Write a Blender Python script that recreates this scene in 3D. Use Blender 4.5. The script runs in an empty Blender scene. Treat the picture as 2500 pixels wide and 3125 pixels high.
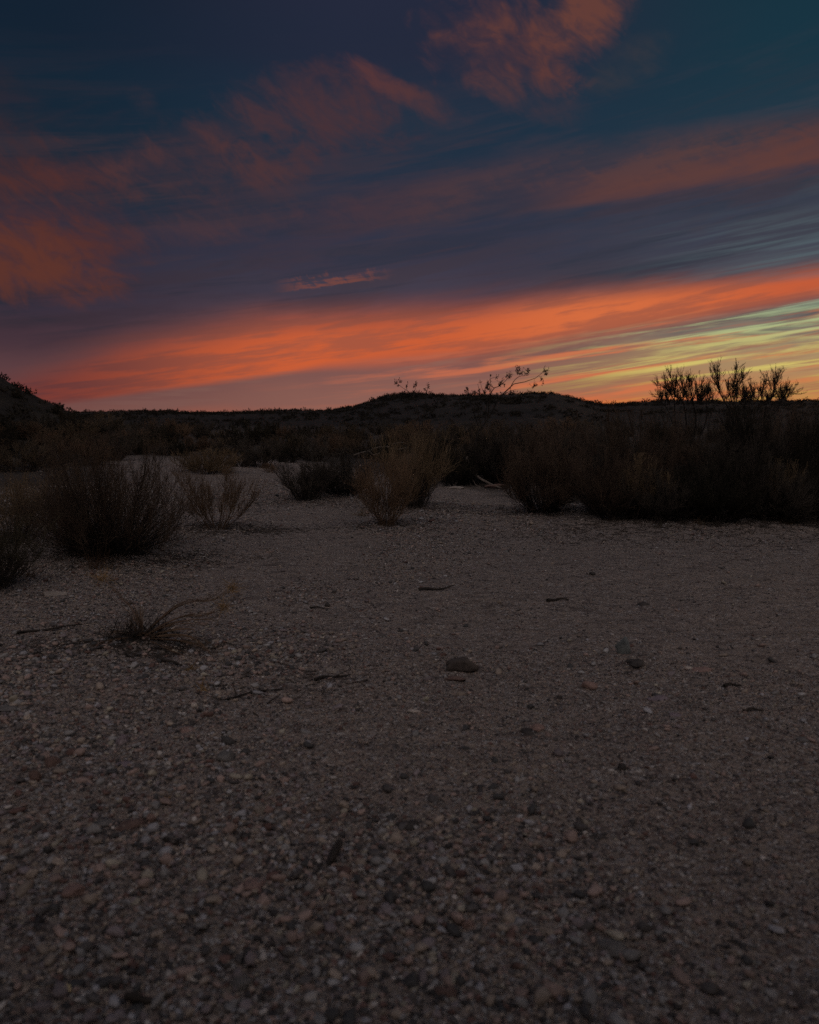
import bpy, math, random
import numpy as np
from mathutils import Vector, Matrix

SC = bpy.context.scene
COL = SC.collection
R = math.radians

# ------------------------------------------------------------------ camera
EYE = 1.2                                   # metres above the wash
FPX = 28.0 / 36.0 * 3125.0                  # focal length in photograph pixels
HORIZON = 1290.0
PITCH = math.atan((1562.5 - HORIZON) / FPX)
cam = bpy.data.cameras.new('camera')
cam.lens = 28.0
cam.sensor_fit = 'VERTICAL'
cam.sensor_height = 36.0
cam.sensor_width = 36.0
cam.clip_start = 0.05
cam.clip_end = 9000.0
cam.dof.use_dof = True
cam.dof.focus_distance = 9.5
cam.dof.aperture_fstop = 2.8
camo = bpy.data.objects.new('camera', cam)
camo.location = (0, 0, EYE)
camo.rotation_euler = (R(90) - PITCH, 0, 0)
COL.objects.link(camo)
SC.camera = camo

SC.view_settings.view_transform = 'Standard'
SC.view_settings.look = 'None'
SC.view_settings.exposure = 0.0
SC.view_settings.gamma = 1.0
SC.render.film_transparent = False
SC.cycles.use_denoising = False
SC.cycles.max_bounces = 4
SC.cycles.diffuse_bounces = 3


def ray(px, py):
    """World direction of a measurement made on the photograph."""
    x = (px - 1250.0) / FPX
    y = (1562.5 - py) / FPX
    c, s = math.cos(PITCH), math.sin(PITCH)
    return np.array([x, c + y * s, -s + y * c])


def azel(px, py):
    d = ray(px, py)
    return (math.degrees(math.atan2(d[0], d[1])),
            math.degrees(math.atan2(d[2], math.hypot(d[0], d[1]))))


def lin(c):
    out = []
    for v in c:
        v = v / 255.0
        out.append(v / 12.92 if v <= 0.04045 else ((v + 0.055) / 1.055) ** 2.4)
    return out

# ------------------------------------------------------------------ sky
world = bpy.data.worlds.new('World')
SC.world = world
world.use_nodes = True
NT = world.node_tree
NT.nodes.clear()


class V:
    """A node socket with arithmetic (builds Math nodes)."""
    def __init__(s, sock):
        s.s = sock
    def __add__(a, b): return M('ADD', a, b)
    __radd__ = __add__
    def __sub__(a, b): return M('SUBTRACT', a, b)
    def __rsub__(a, b): return M('SUBTRACT', b, a)
    def __mul__(a, b): return M('MULTIPLY', a, b)
    __rmul__ = __mul__
    def __truediv__(a, b): return M('DIVIDE', a, b)


def plug(sock, v):
    if isinstance(v, V):
        NT.links.new(v.s, sock)
    else:
        sock.default_value = v


def M(op, a, b=None, c=None, clamp=False):
    n = NT.nodes.new('ShaderNodeMath')
    n.operation = op
    n.use_clamp = clamp
    plug(n.inputs[0], a)
    if b is not None: plug(n.inputs[1], b)
    if c is not None: plug(n.inputs[2], c)
    return V(n.outputs[0])


def sstep(x, lo, hi, t0=0.0, t1=1.0):
    n = NT.nodes.new('ShaderNodeMapRange')
    n.interpolation_type = 'SMOOTHSTEP'
    plug(n.inputs['Value'], x)
    plug(n.inputs['From Min'], lo); plug(n.inputs['From Max'], hi)
    plug(n.inputs['To Min'], t0); plug(n.inputs['To Max'], t1)
    return V(n.outputs[0])


def ramp_rgb(x, lo, hi, stops):
    """stops: (value, sRGB 0..255) -> colour socket"""
    n = NT.nodes.new('ShaderNodeValToRGB')
    cr = n.color_ramp
    cr.interpolation = 'EASE'
    stops = sorted(stops)
    while len(cr.elements) < len(stops):
        cr.elements.new(0.5)
    for e, (v, c) in zip(cr.elements, stops):
        e.position = (v - lo) / (hi - lo)
    for e, (v, c) in zip(cr.elements, stops):
        e.color = (*lin(c), 1)
    plug(n.inputs[0], (x - lo) / (hi - lo))
    return V(n.outputs[0])


def curve(x, lo, hi, stops, scale=1.0):
    n = NT.nodes.new('ShaderNodeValToRGB')
    cr = n.color_ramp
    cr.interpolation = 'LINEAR'
    stops = sorted(stops)
    while len(cr.elements) < len(stops):
        cr.elements.new(0.5)
    for e, (v, c) in zip(cr.elements, stops):
        e.position = (v - lo) / (hi - lo)
    for e, (v, c) in zip(cr.elements, stops):
        e.color = (c / scale, c / scale, c / scale, 1)
    plug(n.inputs[0], (x - lo) / (hi - lo))
    s = NT.nodes.new('ShaderNodeSeparateColor')
    NT.links.new(n.outputs[0], s.inputs[0])
    return V(s.outputs[0]) * scale


def mixc(f, a, b):
    n = NT.nodes.new('ShaderNodeMix')
    n.data_type = 'RGBA'
    n.clamp_factor = True
    plug(n.inputs[0], f)
    for k, v in ((6, a), (7, b)):
        if isinstance(v, V): NT.links.new(v.s, n.inputs[k])
        else: n.inputs[k].default_value = (*lin(v), 1)
    return V(n.outputs[2])


def noise(x, y, z=0.0, detail=4.0, rough=0.55, dist=0.0):
    c = NT.nodes.new('ShaderNodeCombineXYZ')
    plug(c.inputs[0], x); plug(c.inputs[1], y); plug(c.inputs[2], z)
    n = NT.nodes.new('ShaderNodeTexNoise')
    n.inputs['Scale'].default_value = 1.0
    n.inputs['Detail'].default_value = detail
    n.inputs['Roughness'].default_value = rough
    n.inputs['Distortion'].default_value = dist
    NT.links.new(c.outputs[0], n.inputs['Vector'])
    return V(n.outputs[0])


tc = NT.nodes.new('ShaderNodeTexCoord')
sep = NT.nodes.new('ShaderNodeSeparateXYZ')
NT.links.new(tc.outputs['Generated'], sep.inputs[0])
X, Y, Z = (V(sep.outputs[i]) for i in range(3))
A = M('ARCTAN2', X, Y) * (180 / math.pi)            # azimuth, 0 straight ahead
E = M('ARCSINE', Z) * (180 / math.pi)               # elevation

AE = azel


def el(px, py): return AE(px, py)[1]
def azi(px): return math.degrees(math.atan2(px - 1250, FPX))

# wind-blown frames: s along the cloud streets, t across them
TH = R(8.5)
S = A * math.cos(TH) + E * math.sin(TH)
T = E * math.cos(TH) - A * math.sin(TH)
w1 = noise(S * 0.10, T * 0.28, 3.1, 5, 0.55)          # broad
w2 = noise(S * 0.16, T * 0.9, 7.7, 6, 0.6)            # streaky
w3 = noise(S * 0.07, T * 1.9, 1.3, 5, 0.6, 0.4)       # fine streaks
TH2 = R(-28)
S2 = A * math.cos(TH2) + E * math.sin(TH2)
T2 = E * math.cos(TH2) - A * math.sin(TH2)
w4 = noise(S2 * 0.19, T2 * 0.34, 5.5, 8, 0.58, 0.7)    # ragged, other slant (high cloud)
w5 = noise(A * 0.2, E * 0.25, 9.5, 6, 0.6, 0.6)       # billow
w6 = noise(S2 * 0.46, T2 * 0.95, 15.5, 8, 0.62, 1.0)   # ragged, fine
Ew = E + (w1 - 0.5) * 2.4

# clear sky between the clouds, three columns blended across azimuth
def column(pts):
    return ramp_rgb(Ew, -2.0, 34.0, pts)
left = column([(-2, (80, 52, 50)), (0.6, (112, 74, 70)), (3, (92, 62, 66)), (5.5, (66, 48, 58)), (8, (50, 44, 59)),
               (11, (44, 43, 59)), (15, (27, 40, 54)), (20, (17, 36, 52)), (24, (17, 32, 48)), (30, (17, 24, 35))])
mid = column([(-2, (190, 95, 55)), (0.2, (176, 96, 70)), (1.5, (138, 94, 84)), (4, (126, 85, 80)), (6.5, (94, 68, 74)), (9, (64, 58, 73)),
              (12, (48, 50, 68)), (15, (36, 46, 64)), (19, (28, 46, 64)), (24, (34, 40, 59)), (30, (38, 40, 60))])
right = column([(-2, (225, 120, 60)), (0.4, (206, 118, 66)), (2, (186, 128, 82)), (4, (168, 138, 100)), (6, (130, 118, 104)), (8.5, (80, 80, 88)),
                (12, (60, 64, 78)), (15, (46, 52, 68)), (18, (30, 52, 67)), (22, (21, 50, 64)), (30, (18, 45, 57))])
col = mixc(sstep(A, -26, -2), left, mid)
col = mixc(sstep(A, 4, 26), col, right)

# dusky mauve veil in the middle heights
veil = sstep(w2 + (w1 - 0.5) * 0.6, 0.44, 0.68) * sstep(E, 3, 7) * sstep(E, 20, 12)
col = mixc(veil * 0.6, col, ramp_rgb(A, -30, 30, [(-30, (56, 42, 52)), (0, (60, 52, 66)), (20, (58, 58, 72)), (30, (70, 78, 84))]))

w7 = noise(S * 0.06, T * 0.55, 51.0, 6, 0.6, 0.5)
w8 = noise(S * 0.05, T * 0.75, 61.0, 6, 0.62, 0.6)
lay = sstep(E, 4.5, 7.5) * sstep(E, 25, 15)
col = mixc(sstep(w7, 0.46, 0.62) * lay * 0.55, col, ramp_rgb(A, -30, 30, [(-30, (50, 40, 50)), (0, (62, 52, 62)), (16, (58, 54, 66)), (30, (60, 62, 72))]))
col = mixc(sstep(w8, 0.50, 0.64) * lay * 0.5, col, ramp_rgb(A, -30, 30, [(-30, (30, 38, 50)), (0, (40, 46, 62)), (30, (40, 48, 60))]))
col = mixc(sstep(w7, 0.52, 0.40) * sstep(w8, 0.44, 0.60) * sstep(E, 8, 11) * sstep(E, 22, 16) * 0.28, col, (76, 54, 58))

# thin red band right of centre, rising to the right
eb = curve(A, -30, 30, [(-30, 4), (azi(850), el(850, 700)), (azi(1250), el(1250, 640)), (azi(1700), el(1700, 545)), (azi(2100), el(2100, 500)), (azi(2500), el(2500, 445)), (30, el(2500, 420))], 40)
dband = E - eb + (w2 - 0.5) * 1.8 + (w5 - 0.5) * 1.2
rb = sstep(dband, -1.9, -0.3) * sstep(dband, 2.7, 0.6) * sstep(A, -12, 2)
rb = rb * (0.3 + sstep(w2 + (w6 - 0.5) * 0.4, 0.35, 0.62) * 0.7)
col = mixc(rb * 0.8, col, ramp_rgb(A, -12, 30, [(-12, (58, 46, 58)), (8, (78, 56, 60)), (18, (88, 60, 58)), (30, (92, 54, 50))]))
# sharper lit lower rim of that band
eb2 = curve(A, -30, 30, [(-30, 4), (azi(1600), el(1600, 640)), (azi(1900), el(1900, 605)), (azi(2200), el(2200, 548)), (azi(2500), el(2500, 475)), (30, el(2500, 460))], 40)
d2 = E - eb2 + (w3 - 0.5) * 0.7
rim = sstep(d2, -0.5, 0.15) * sstep(d2, 2.3, 0.3) * sstep(A, 5, 15)
col = mixc(rim * (0.3 + 0.6 * w3), col, (98, 60, 54))

# high ragged red clouds: patches (photo px, py, half width, half height, tilt, strength, colour)
patches = [
    (110, 640, 270, 175, -14, 0.95, (84, 46, 42)),
    (60, 790, 240, 95, -14, 0.95, (92, 50, 42)),
    (0, 390, 110, 150, 10, 0.4, (50, 38, 44)),
    (640, 470, 300, 120, 14, 1.1, (76, 50, 52)),
    (950, 360, 330, 120, 6, 1.0, (70, 48, 54)),
    (740, 560, 170, 60, 5, 0.7, (74, 50, 54)),
    (1190, 262, 150, 30, -24, 0.8, (90, 54, 54)),
    (1310, 322, 140, 40, -20, 0.7, (78, 52, 55)),
    (1530, 140, 240, 125, -14, 1.15, (92, 57, 54)),
    (1640, 190, 120, 80, -20, 0.9, (88, 54, 52)),
    (1620, 300, 170, 60, -18, 0.5, (70, 52, 58)),
    (1790, 45, 210, 100, 30, 1.15, (98, 60, 54)),
    (1930, 190, 130, 60, 20, 0.55, (56, 54, 60)),
    (700, 690, 260, 50, 9, 0.6, (76, 52, 56)),
    (1110, 640, 190, 50, 8, 0.55, (74, 52, 58)),
    (440, 315, 45, 45, -20, 0.7, (50, 44, 54)),
]
for (px, py, hw, hh, tilt, st, c) in patches:
    a0, e0 = AE(px, py)
    k = FPX * math.pi / 180 / math.cos(R(e0)) ** 1.0
    rw, rh = hw / k, hh / k
    t = R(tilt)
    u = (A - a0) * (math.cos(t) / rw) + (E - e0) * (math.sin(t) / rw)
    v = (E - e0) * (math.cos(t) / rh) - (A - a0) * (math.sin(t) / rh)
    d = u * u + v * v + (w4 - 0.5) * 3.0 + (w5 - 0.5) * 1.6 + (w6 - 0.5) * 1.5
    m = sstep(d, 1.5, -0.6)
    col = mixc(m * (st * 0.5) + m * sstep(w4 + (w6 - 0.5) * 0.5, 0.66, 0.34) * (st * 0.5), col, c)

# small bright streak
a0, e0 = AE(1020, 852)
d = M('ABSOLUTE', (E - e0) - (A - a0) * 0.10 + (w3 - 0.5) * 2.4 + (w6 - 0.5) * 1.6)
m = sstep(d, 0.36, 0.0) * sstep(M('ABSOLUTE', A - a0), 4.6, 1.0)
col = mixc(m * 0.75, col, (122, 70, 60))

# the great orange bank
bot = curve(A, -32, 32, [(-32, 1.0), (azi(160), el(160, 1236)), (azi(420), el(420, 1200)), (azi(700), el(700, 1165)),
                         (azi(1000), el(1000, 1120)), (azi(1400), el(1400, 1090)), (azi(1800), el(1800, 1020)), (azi(2150), el(2150, 960)), (azi(2500), el(2500, 900)), (32, el(2500, 870))], 20)
top = curve(A, -32, 32, [(-32, 3.2), (azi(0), el(0, 1120)), (azi(400), el(400, 985)), (azi(800), el(800, 905)), (azi(1250), el(1250, 885)),
                         (azi(1700), el(1700, 850)), (azi(2100), el(2100, 830)), (azi(2500), el(2500, 785)), (32, el(2500, 765))], 20)
soft = curve(A, -32, 32, [(-32, 0.2), (azi(900), 0.28), (azi(1200), 0.9), (azi(1800), 0.9), (32, 0.5)], 2)
calm = sstep(A, -8, 6, 0.25, 1.0)
db = E - bot + ((w3 - 0.5) * 1.0 + (w2 - 0.5) * 0.9) * calm
dt = top - E + (w3 - 0.5) * 0.9 + (w2 - 0.5) * 1.6
h = (E - bot) / (top - bot)
bank = sstep(db, 0.0 - soft, soft) * sstep(dt, -0.4, curve(A, -32, 32, [(-32, 2.4), (-10, 3.2), (5, 2.8), (15, 1.6), (32, 1.0)], 5))
shade = sstep(w2 + (w3 - 0.5) * 0.7, 0.62, 0.40)
glow = sstep(A, -26, -7)
core = mixc(glow, (118, 56, 50), (202, 92, 52))
core = mixc(sstep(A, 0, 14), core, (214, 108, 62))
core = mixc(sstep(A, 14, 27), core, (196, 90, 54))
dim = mixc(glow, (80, 50, 55), (146, 82, 66))
bc = mixc(0.35 + 0.65 * shade, dim, core)
bc = mixc(sstep(h + (w1 - 0.5) * 0.5, 0.38, 1.0) * 0.85, bc, (106, 64, 60))
col = mixc(bank * 0.96, col, bc)

# low streaks under the bank
low = sstep(E, 10, 5) * sstep(E + (0.0), 0.2, 1.2)
under = 1.0 - sstep(db, -0.4, 0.5)
S3 = A * math.cos(R(6)) + E * math.sin(R(6))
T3 = E * math.cos(R(6)) - A * math.sin(R(6)) * sstep(A, -30, 20, 0.4, 1.15)
k1 = noise(S3 * 0.07, T3 * 1.35, 21.0, 7, 0.62, 0.3)
k2 = noise(S3 * 0.07, T3 * 1.75, 36.0, 7, 0.64, 0.5)
k3 = noise(S3 * 0.08, T3 * 1.5, 41.0, 6, 0.62, 0.3)
os_ = sstep(k1, 0.48, 0.64) * under * sstep(A, -14, 6)
col = mixc(os_ * 0.85, col, ramp_rgb(A, -20, 30, [(-20, (150, 88, 76)), (0, (196, 106, 76)), (12, (206, 112, 74)), (30, (206, 122, 74))]))
ms = sstep(k3, 0.50, 0.62) * under
col = mixc(ms * 0.7, col, ramp_rgb(A, -28, 30, [(-28, (112, 78, 74)), (0, (136, 96, 86)), (18, (150, 100, 84)), (30, (158, 104, 80))]))
# yellow and pale green gaps toward the afterglow on the right
yr = sstep(A - (E - 3.5) * (E - 3.5) * 0.25, 4, 20)
ys = sstep(k2 + (w2 - 0.5) * 0.3, 0.43, 0.63) * under * yr
gcol = ramp_rgb(E, 0, 9, [(0, (212, 140, 66)), (1.5, (186, 152, 76)), (2.6, (188, 160, 84)), (3.8, (214, 197, 108)), (4.9, (194, 182, 112)), (6.2, (176, 188, 134)), (8, (130, 148, 130))])
col = mixc(ys * 0.88, col, gcol)
# teal thin strips above the bank on the far right
tz = sstep(A, 12, 26) * sstep(E, 8.6, 9.6) * sstep(E, 14.0, 11.0) * sstep(k2, 0.42, 0.62)
col = mixc(tz * 0.6, col, (84, 100, 106))
# deep glow at the skyline right of the mesa
hz = sstep(E, 2.4, 0.7) * sstep(A, 4, 13) * sstep(A, 26, 16)
col = mixc(hz * 0.75, col, (226, 106, 48))

# the open sky behind the viewer: a bright band added to light the mid ground, and a dim zenith
zen = sstep(E, 28, 55)
col = mixc(zen, col, (62, 68, 82))
fill_band = sstep(Y, 0.05, -0.45) * sstep(E, 30, 41) * sstep(E, 57, 47)
fill_band_col = ramp_rgb(w5, 0.2, 0.8, [(0.2, (240, 222, 218)), (0.8, (250, 226, 214))])

sky = NT.nodes.new('ShaderNodeTexSky')
sky.sky_type = 'NISHITA'
sky.sun_disc = False
sky.sun_elevation = R(-1.5)
sky.sun_rotation = R(38)
SUN_AZ, SUN_EL = 38.0, 2.0
bg1 = NT.nodes.new('ShaderNodeBackground')
NT.links.new(sky.outputs[0], bg1.inputs[0])
bg1.inputs[1].default_value = 0.006
bg2 = NT.nodes.new('ShaderNodeBackground')
NT.links.new(col.s, bg2.inputs[0])
bg2.inputs[1].default_value = 1.0
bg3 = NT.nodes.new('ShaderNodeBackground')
NT.links.new(fill_band_col.s, bg3.inputs[0])
plug(bg3.inputs[1], fill_band * 1.5)
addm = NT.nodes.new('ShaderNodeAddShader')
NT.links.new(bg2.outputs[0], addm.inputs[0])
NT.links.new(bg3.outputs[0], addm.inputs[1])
addn = NT.nodes.new('ShaderNodeAddShader')
NT.links.new(bg1.outputs[0], addn.inputs[0])
NT.links.new(addm.outputs[0], addn.inputs[1])
wo = NT.nodes.new('ShaderNodeOutputWorld')
NT.links.new(addn.outputs[0], wo.inputs[0])
world.cycles.sampling_method = 'MANUAL'
world.cycles.sample_map_resolution = 512

# after-glow of the sun that has just set, right of the frame
sl = bpy.data.lights.new('sun', 'SUN')
sl.energy = 0.12
sl.angle = R(25)
sl.color = (1.0, 0.62, 0.38)
so = bpy.data.objects.new('sun', sl)
sd = Vector((math.sin(R(SUN_AZ)) * math.cos(R(SUN_EL + 4)), math.cos(R(SUN_AZ)) * math.cos(R(SUN_EL + 4)), math.sin(R(SUN_EL + 4))))
so.rotation_euler = (-sd).to_track_quat('-Z', 'Y').to_euler()
so.location = (20, 20, 30)
COL.objects.link(so)

# ------------------------------------------------------------------ helpers
rng = np.random.default_rng(20240)


def hash2(ix, iy, seed):
    h = (ix.astype(np.int64) * 374761393 + iy.astype(np.int64) * 668265263 + seed * 2147483647) & 0xFFFFFFFF
    h = ((h ^ (h >> 13)) * 1274126177) & 0xFFFFFFFF
    h = (h ^ (h >> 16)) & 0xFFFFFFFF
    return h.astype(np.float64) / 4294967295.0


def vnoise(x, y, seed=0):
    ix, iy = np.floor(x), np.floor(y)
    fx, fy = x - ix, y - iy
    fx, fy = fx * fx * fx * (fx * (fx * 6 - 15) + 10), fy * fy * fy * (fy * (fy * 6 - 15) + 10)
    a = hash2(ix, iy, seed); b = hash2(ix + 1, iy, seed)
    c = hash2(ix, iy + 1, seed); d = hash2(ix + 1, iy + 1, seed)
    return (a + (b - a) * fx) * (1 - fy) + (c + (d - c) * fx) * fy - 0.5


def fbm(x, y, seed=0, octv=4, gain=0.5):
    s, amp = 0.0, 1.0
    for k in range(octv):
        s = s + amp * vnoise(x * 2 ** k + 17.3 * k, y * 2 ** k - 9.1 * k, seed + k)
        amp *= gain
    return s


def smooth(t):
    t = np.clip(t, 0, 1)
    return t * t * (3 - 2 * t)


def mesh_object(name, verts, faces, material=None, parent=None, smooth_shade=False, colors=None):
    """verts (N,3); faces (F,k) or a list of such arrays -> ONE mesh object"""
    if not isinstance(faces, (list, tuple)):
        faces = [faces]
    faces = [np.asarray(f, dtype=np.int32) for f in faces if len(f)]
    me = bpy.data.meshes.new(name)
    verts = np.asarray(verts, dtype=np.float32)
    me.vertices.add(len(verts))
    me.vertices.foreach_set('co', verts.ravel())
    loops = np.concatenate([f.ravel() for f in faces])
    sizes = np.concatenate([np.full(len(f), f.shape[1], dtype=np.int32) for f in faces])
    starts = np.concatenate([[0], np.cumsum(sizes)[:-1]]).astype(np.int32)
    me.loops.add(len(loops))
    me.loops.foreach_set('vertex_index', loops)
    me.polygons.add(len(sizes))
    me.polygons.foreach_set('loop_start', starts)
    me.polygons.foreach_set('loop_total', sizes)
    if smooth_shade:
        me.polygons.foreach_set('use_smooth', np.ones(len(sizes), dtype=bool))
    if colors is not None:
        at_ = me.color_attributes.new('tint', 'FLOAT_COLOR', 'POINT')
        c4 = np.ones((len(verts), 4), dtype=np.float32)
        c4[:, :3] = colors
        at_.data.foreach_set('color', c4.ravel())
    me.update(calc_edges=True)
    o = bpy.data.objects.new(name, me)
    COL.objects.link(o)
    if material: me.materials.append(material)
    if parent: o.parent = parent
    return o


def tag(o, label=None, cat=None, group=None, kind=None):
    if label: o['label'] = label
    if cat: o['category'] = cat
    if group: o['group'] = group
    if kind: o['kind'] = kind
    return o


def empty(name, loc, label, cat, group=None, rz=0.0):
    o = bpy.data.objects.new(name, None)
    o.empty_display_size = 0.2
    o.location = tuple(float(v) for v in loc)
    o.rotation_euler = (0, 0, rz)
    COL.objects.link(o)
    return tag(o, label, cat, group)


def copy_thing(src, loc, label, group=None, rz=0.0, scale=(1, 1, 1)):
    c = src.copy()
    COL.objects.link(c)
    c.location = tuple(float(v) for v in loc)
    c.rotation_euler = (0, 0, rz)
    c.scale = scale
    c['label'] = label
    if group: c['group'] = group
    for ch in src.children:
        d = ch.copy()
        COL.objects.link(d)
        d.parent = c
    return c


def tubes(P, Rr, k=3):
    """P (m,n,3) centre lines, Rr (m,n) radii -> verts, quads"""
    m, n, _ = P.shape
    T_ = np.gradient(P, axis=1)
    T_ /= np.linalg.norm(T_, axis=2, keepdims=True) + 1e-9
    ref = np.zeros_like(T_); ref[..., 0] = 0.31; ref[..., 1] = 0.95
    flip = np.abs((ref * T_).sum(2)) > 0.93
    ref[flip] = (0.9, -0.2, 0.38)
    U = np.cross(T_, ref); U /= np.linalg.norm(U, axis=2, keepdims=True) + 1e-9
    W = np.cross(T_, U)
    ang = np.arange(k) * 2 * np.pi / k
    ring = U[:, :, None, :] * np.cos(ang)[None, None, :, None] + W[:, :, None, :] * np.sin(ang)[None, None, :, None]
    verts = (P[:, :, None, :] + ring * Rr[:, :, None, None]).reshape(-1, 3)
    i = np.arange(m)[:, None, None] * (n * k)
    j = np.arange(n - 1)[None, :, None] * k
    s = np.arange(k)[None, None, :]
    s2 = (s + 1) % k
    q = np.stack([i + j + s, i + j + s2, i + j + k + s2, i + j + k + s], axis=-1).reshape(-1, 4)
    return verts, q


class Bag:
    """collects vertex/face blocks into one mesh"""
    def __init__(b):
        b.v, b.f, b.n = [], [], 0
    def add(b, v, f):
        if len(v) == 0: return
        b.v.append(v); b.f.append(np.asarray(f) + b.n); b.n += len(v)
    def build(b, name, material, parent=None, smooth_shade=False):
        by = {}
        for f in b.f: by.setdefault(f.shape[1], []).append(f)
        return mesh_object(name, np.concatenate(b.v), [np.concatenate(x) for x in by.values()], material, parent, smooth_shade)


# ------------------------------------------------------------------ materials
def new_mat(name):
    m = bpy.data.materials.new(name)
    m.use_nodes = True
    nt = m.node_tree
    return m, nt, nt.nodes['Principled BSDF']


def simple_mat(name, c1, c2, scale=6.0, rough=0.9, spec=0.2, per_object=0.25):
    """two tones mottled by noise, a little different from plant to plant"""
    m, nt, b = new_mat(name)
    tcx = nt.nodes.new('ShaderNodeTexCoord')
    no = nt.nodes.new('ShaderNodeTexNoise')
    no.inputs['Scale'].default_value = scale
    no.inputs['Detail'].default_value = 5
    nt.links.new(tcx.outputs['Object'], no.inputs['Vector'])
    r = nt.nodes.new('ShaderNodeValToRGB')
    r.color_ramp.elements[0].position = 0.33; r.color_ramp.elements[0].color = (*c1, 1)
    r.color_ramp.elements[1].position = 0.67; r.color_ramp.elements[1].color = (*c2, 1)
    nt.links.new(no.outputs[0], r.inputs[0])
    oi = nt.nodes.new('ShaderNodeObjectInfo')
    hv = nt.nodes.new('ShaderNodeHueSaturation')
    mr = nt.nodes.new('ShaderNodeMapRange')
    mr.inputs['To Min'].default_value = 1 - per_object
    mr.inputs['To Max'].default_value = 1 + per_object
    nt.links.new(oi.outputs['Random'], mr.inputs['Value'])
    nt.links.new(mr.outputs[0], hv.inputs['Value'])
    nt.links.new(r.outputs[0], hv.inputs['Color'])
    nt.links.new(hv.outputs[0], b.inputs['Base Color'])
    b.inputs['Roughness'].default_value = rough
    b.inputs['Specular IOR Level'].default_value = spec
    return m


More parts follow.
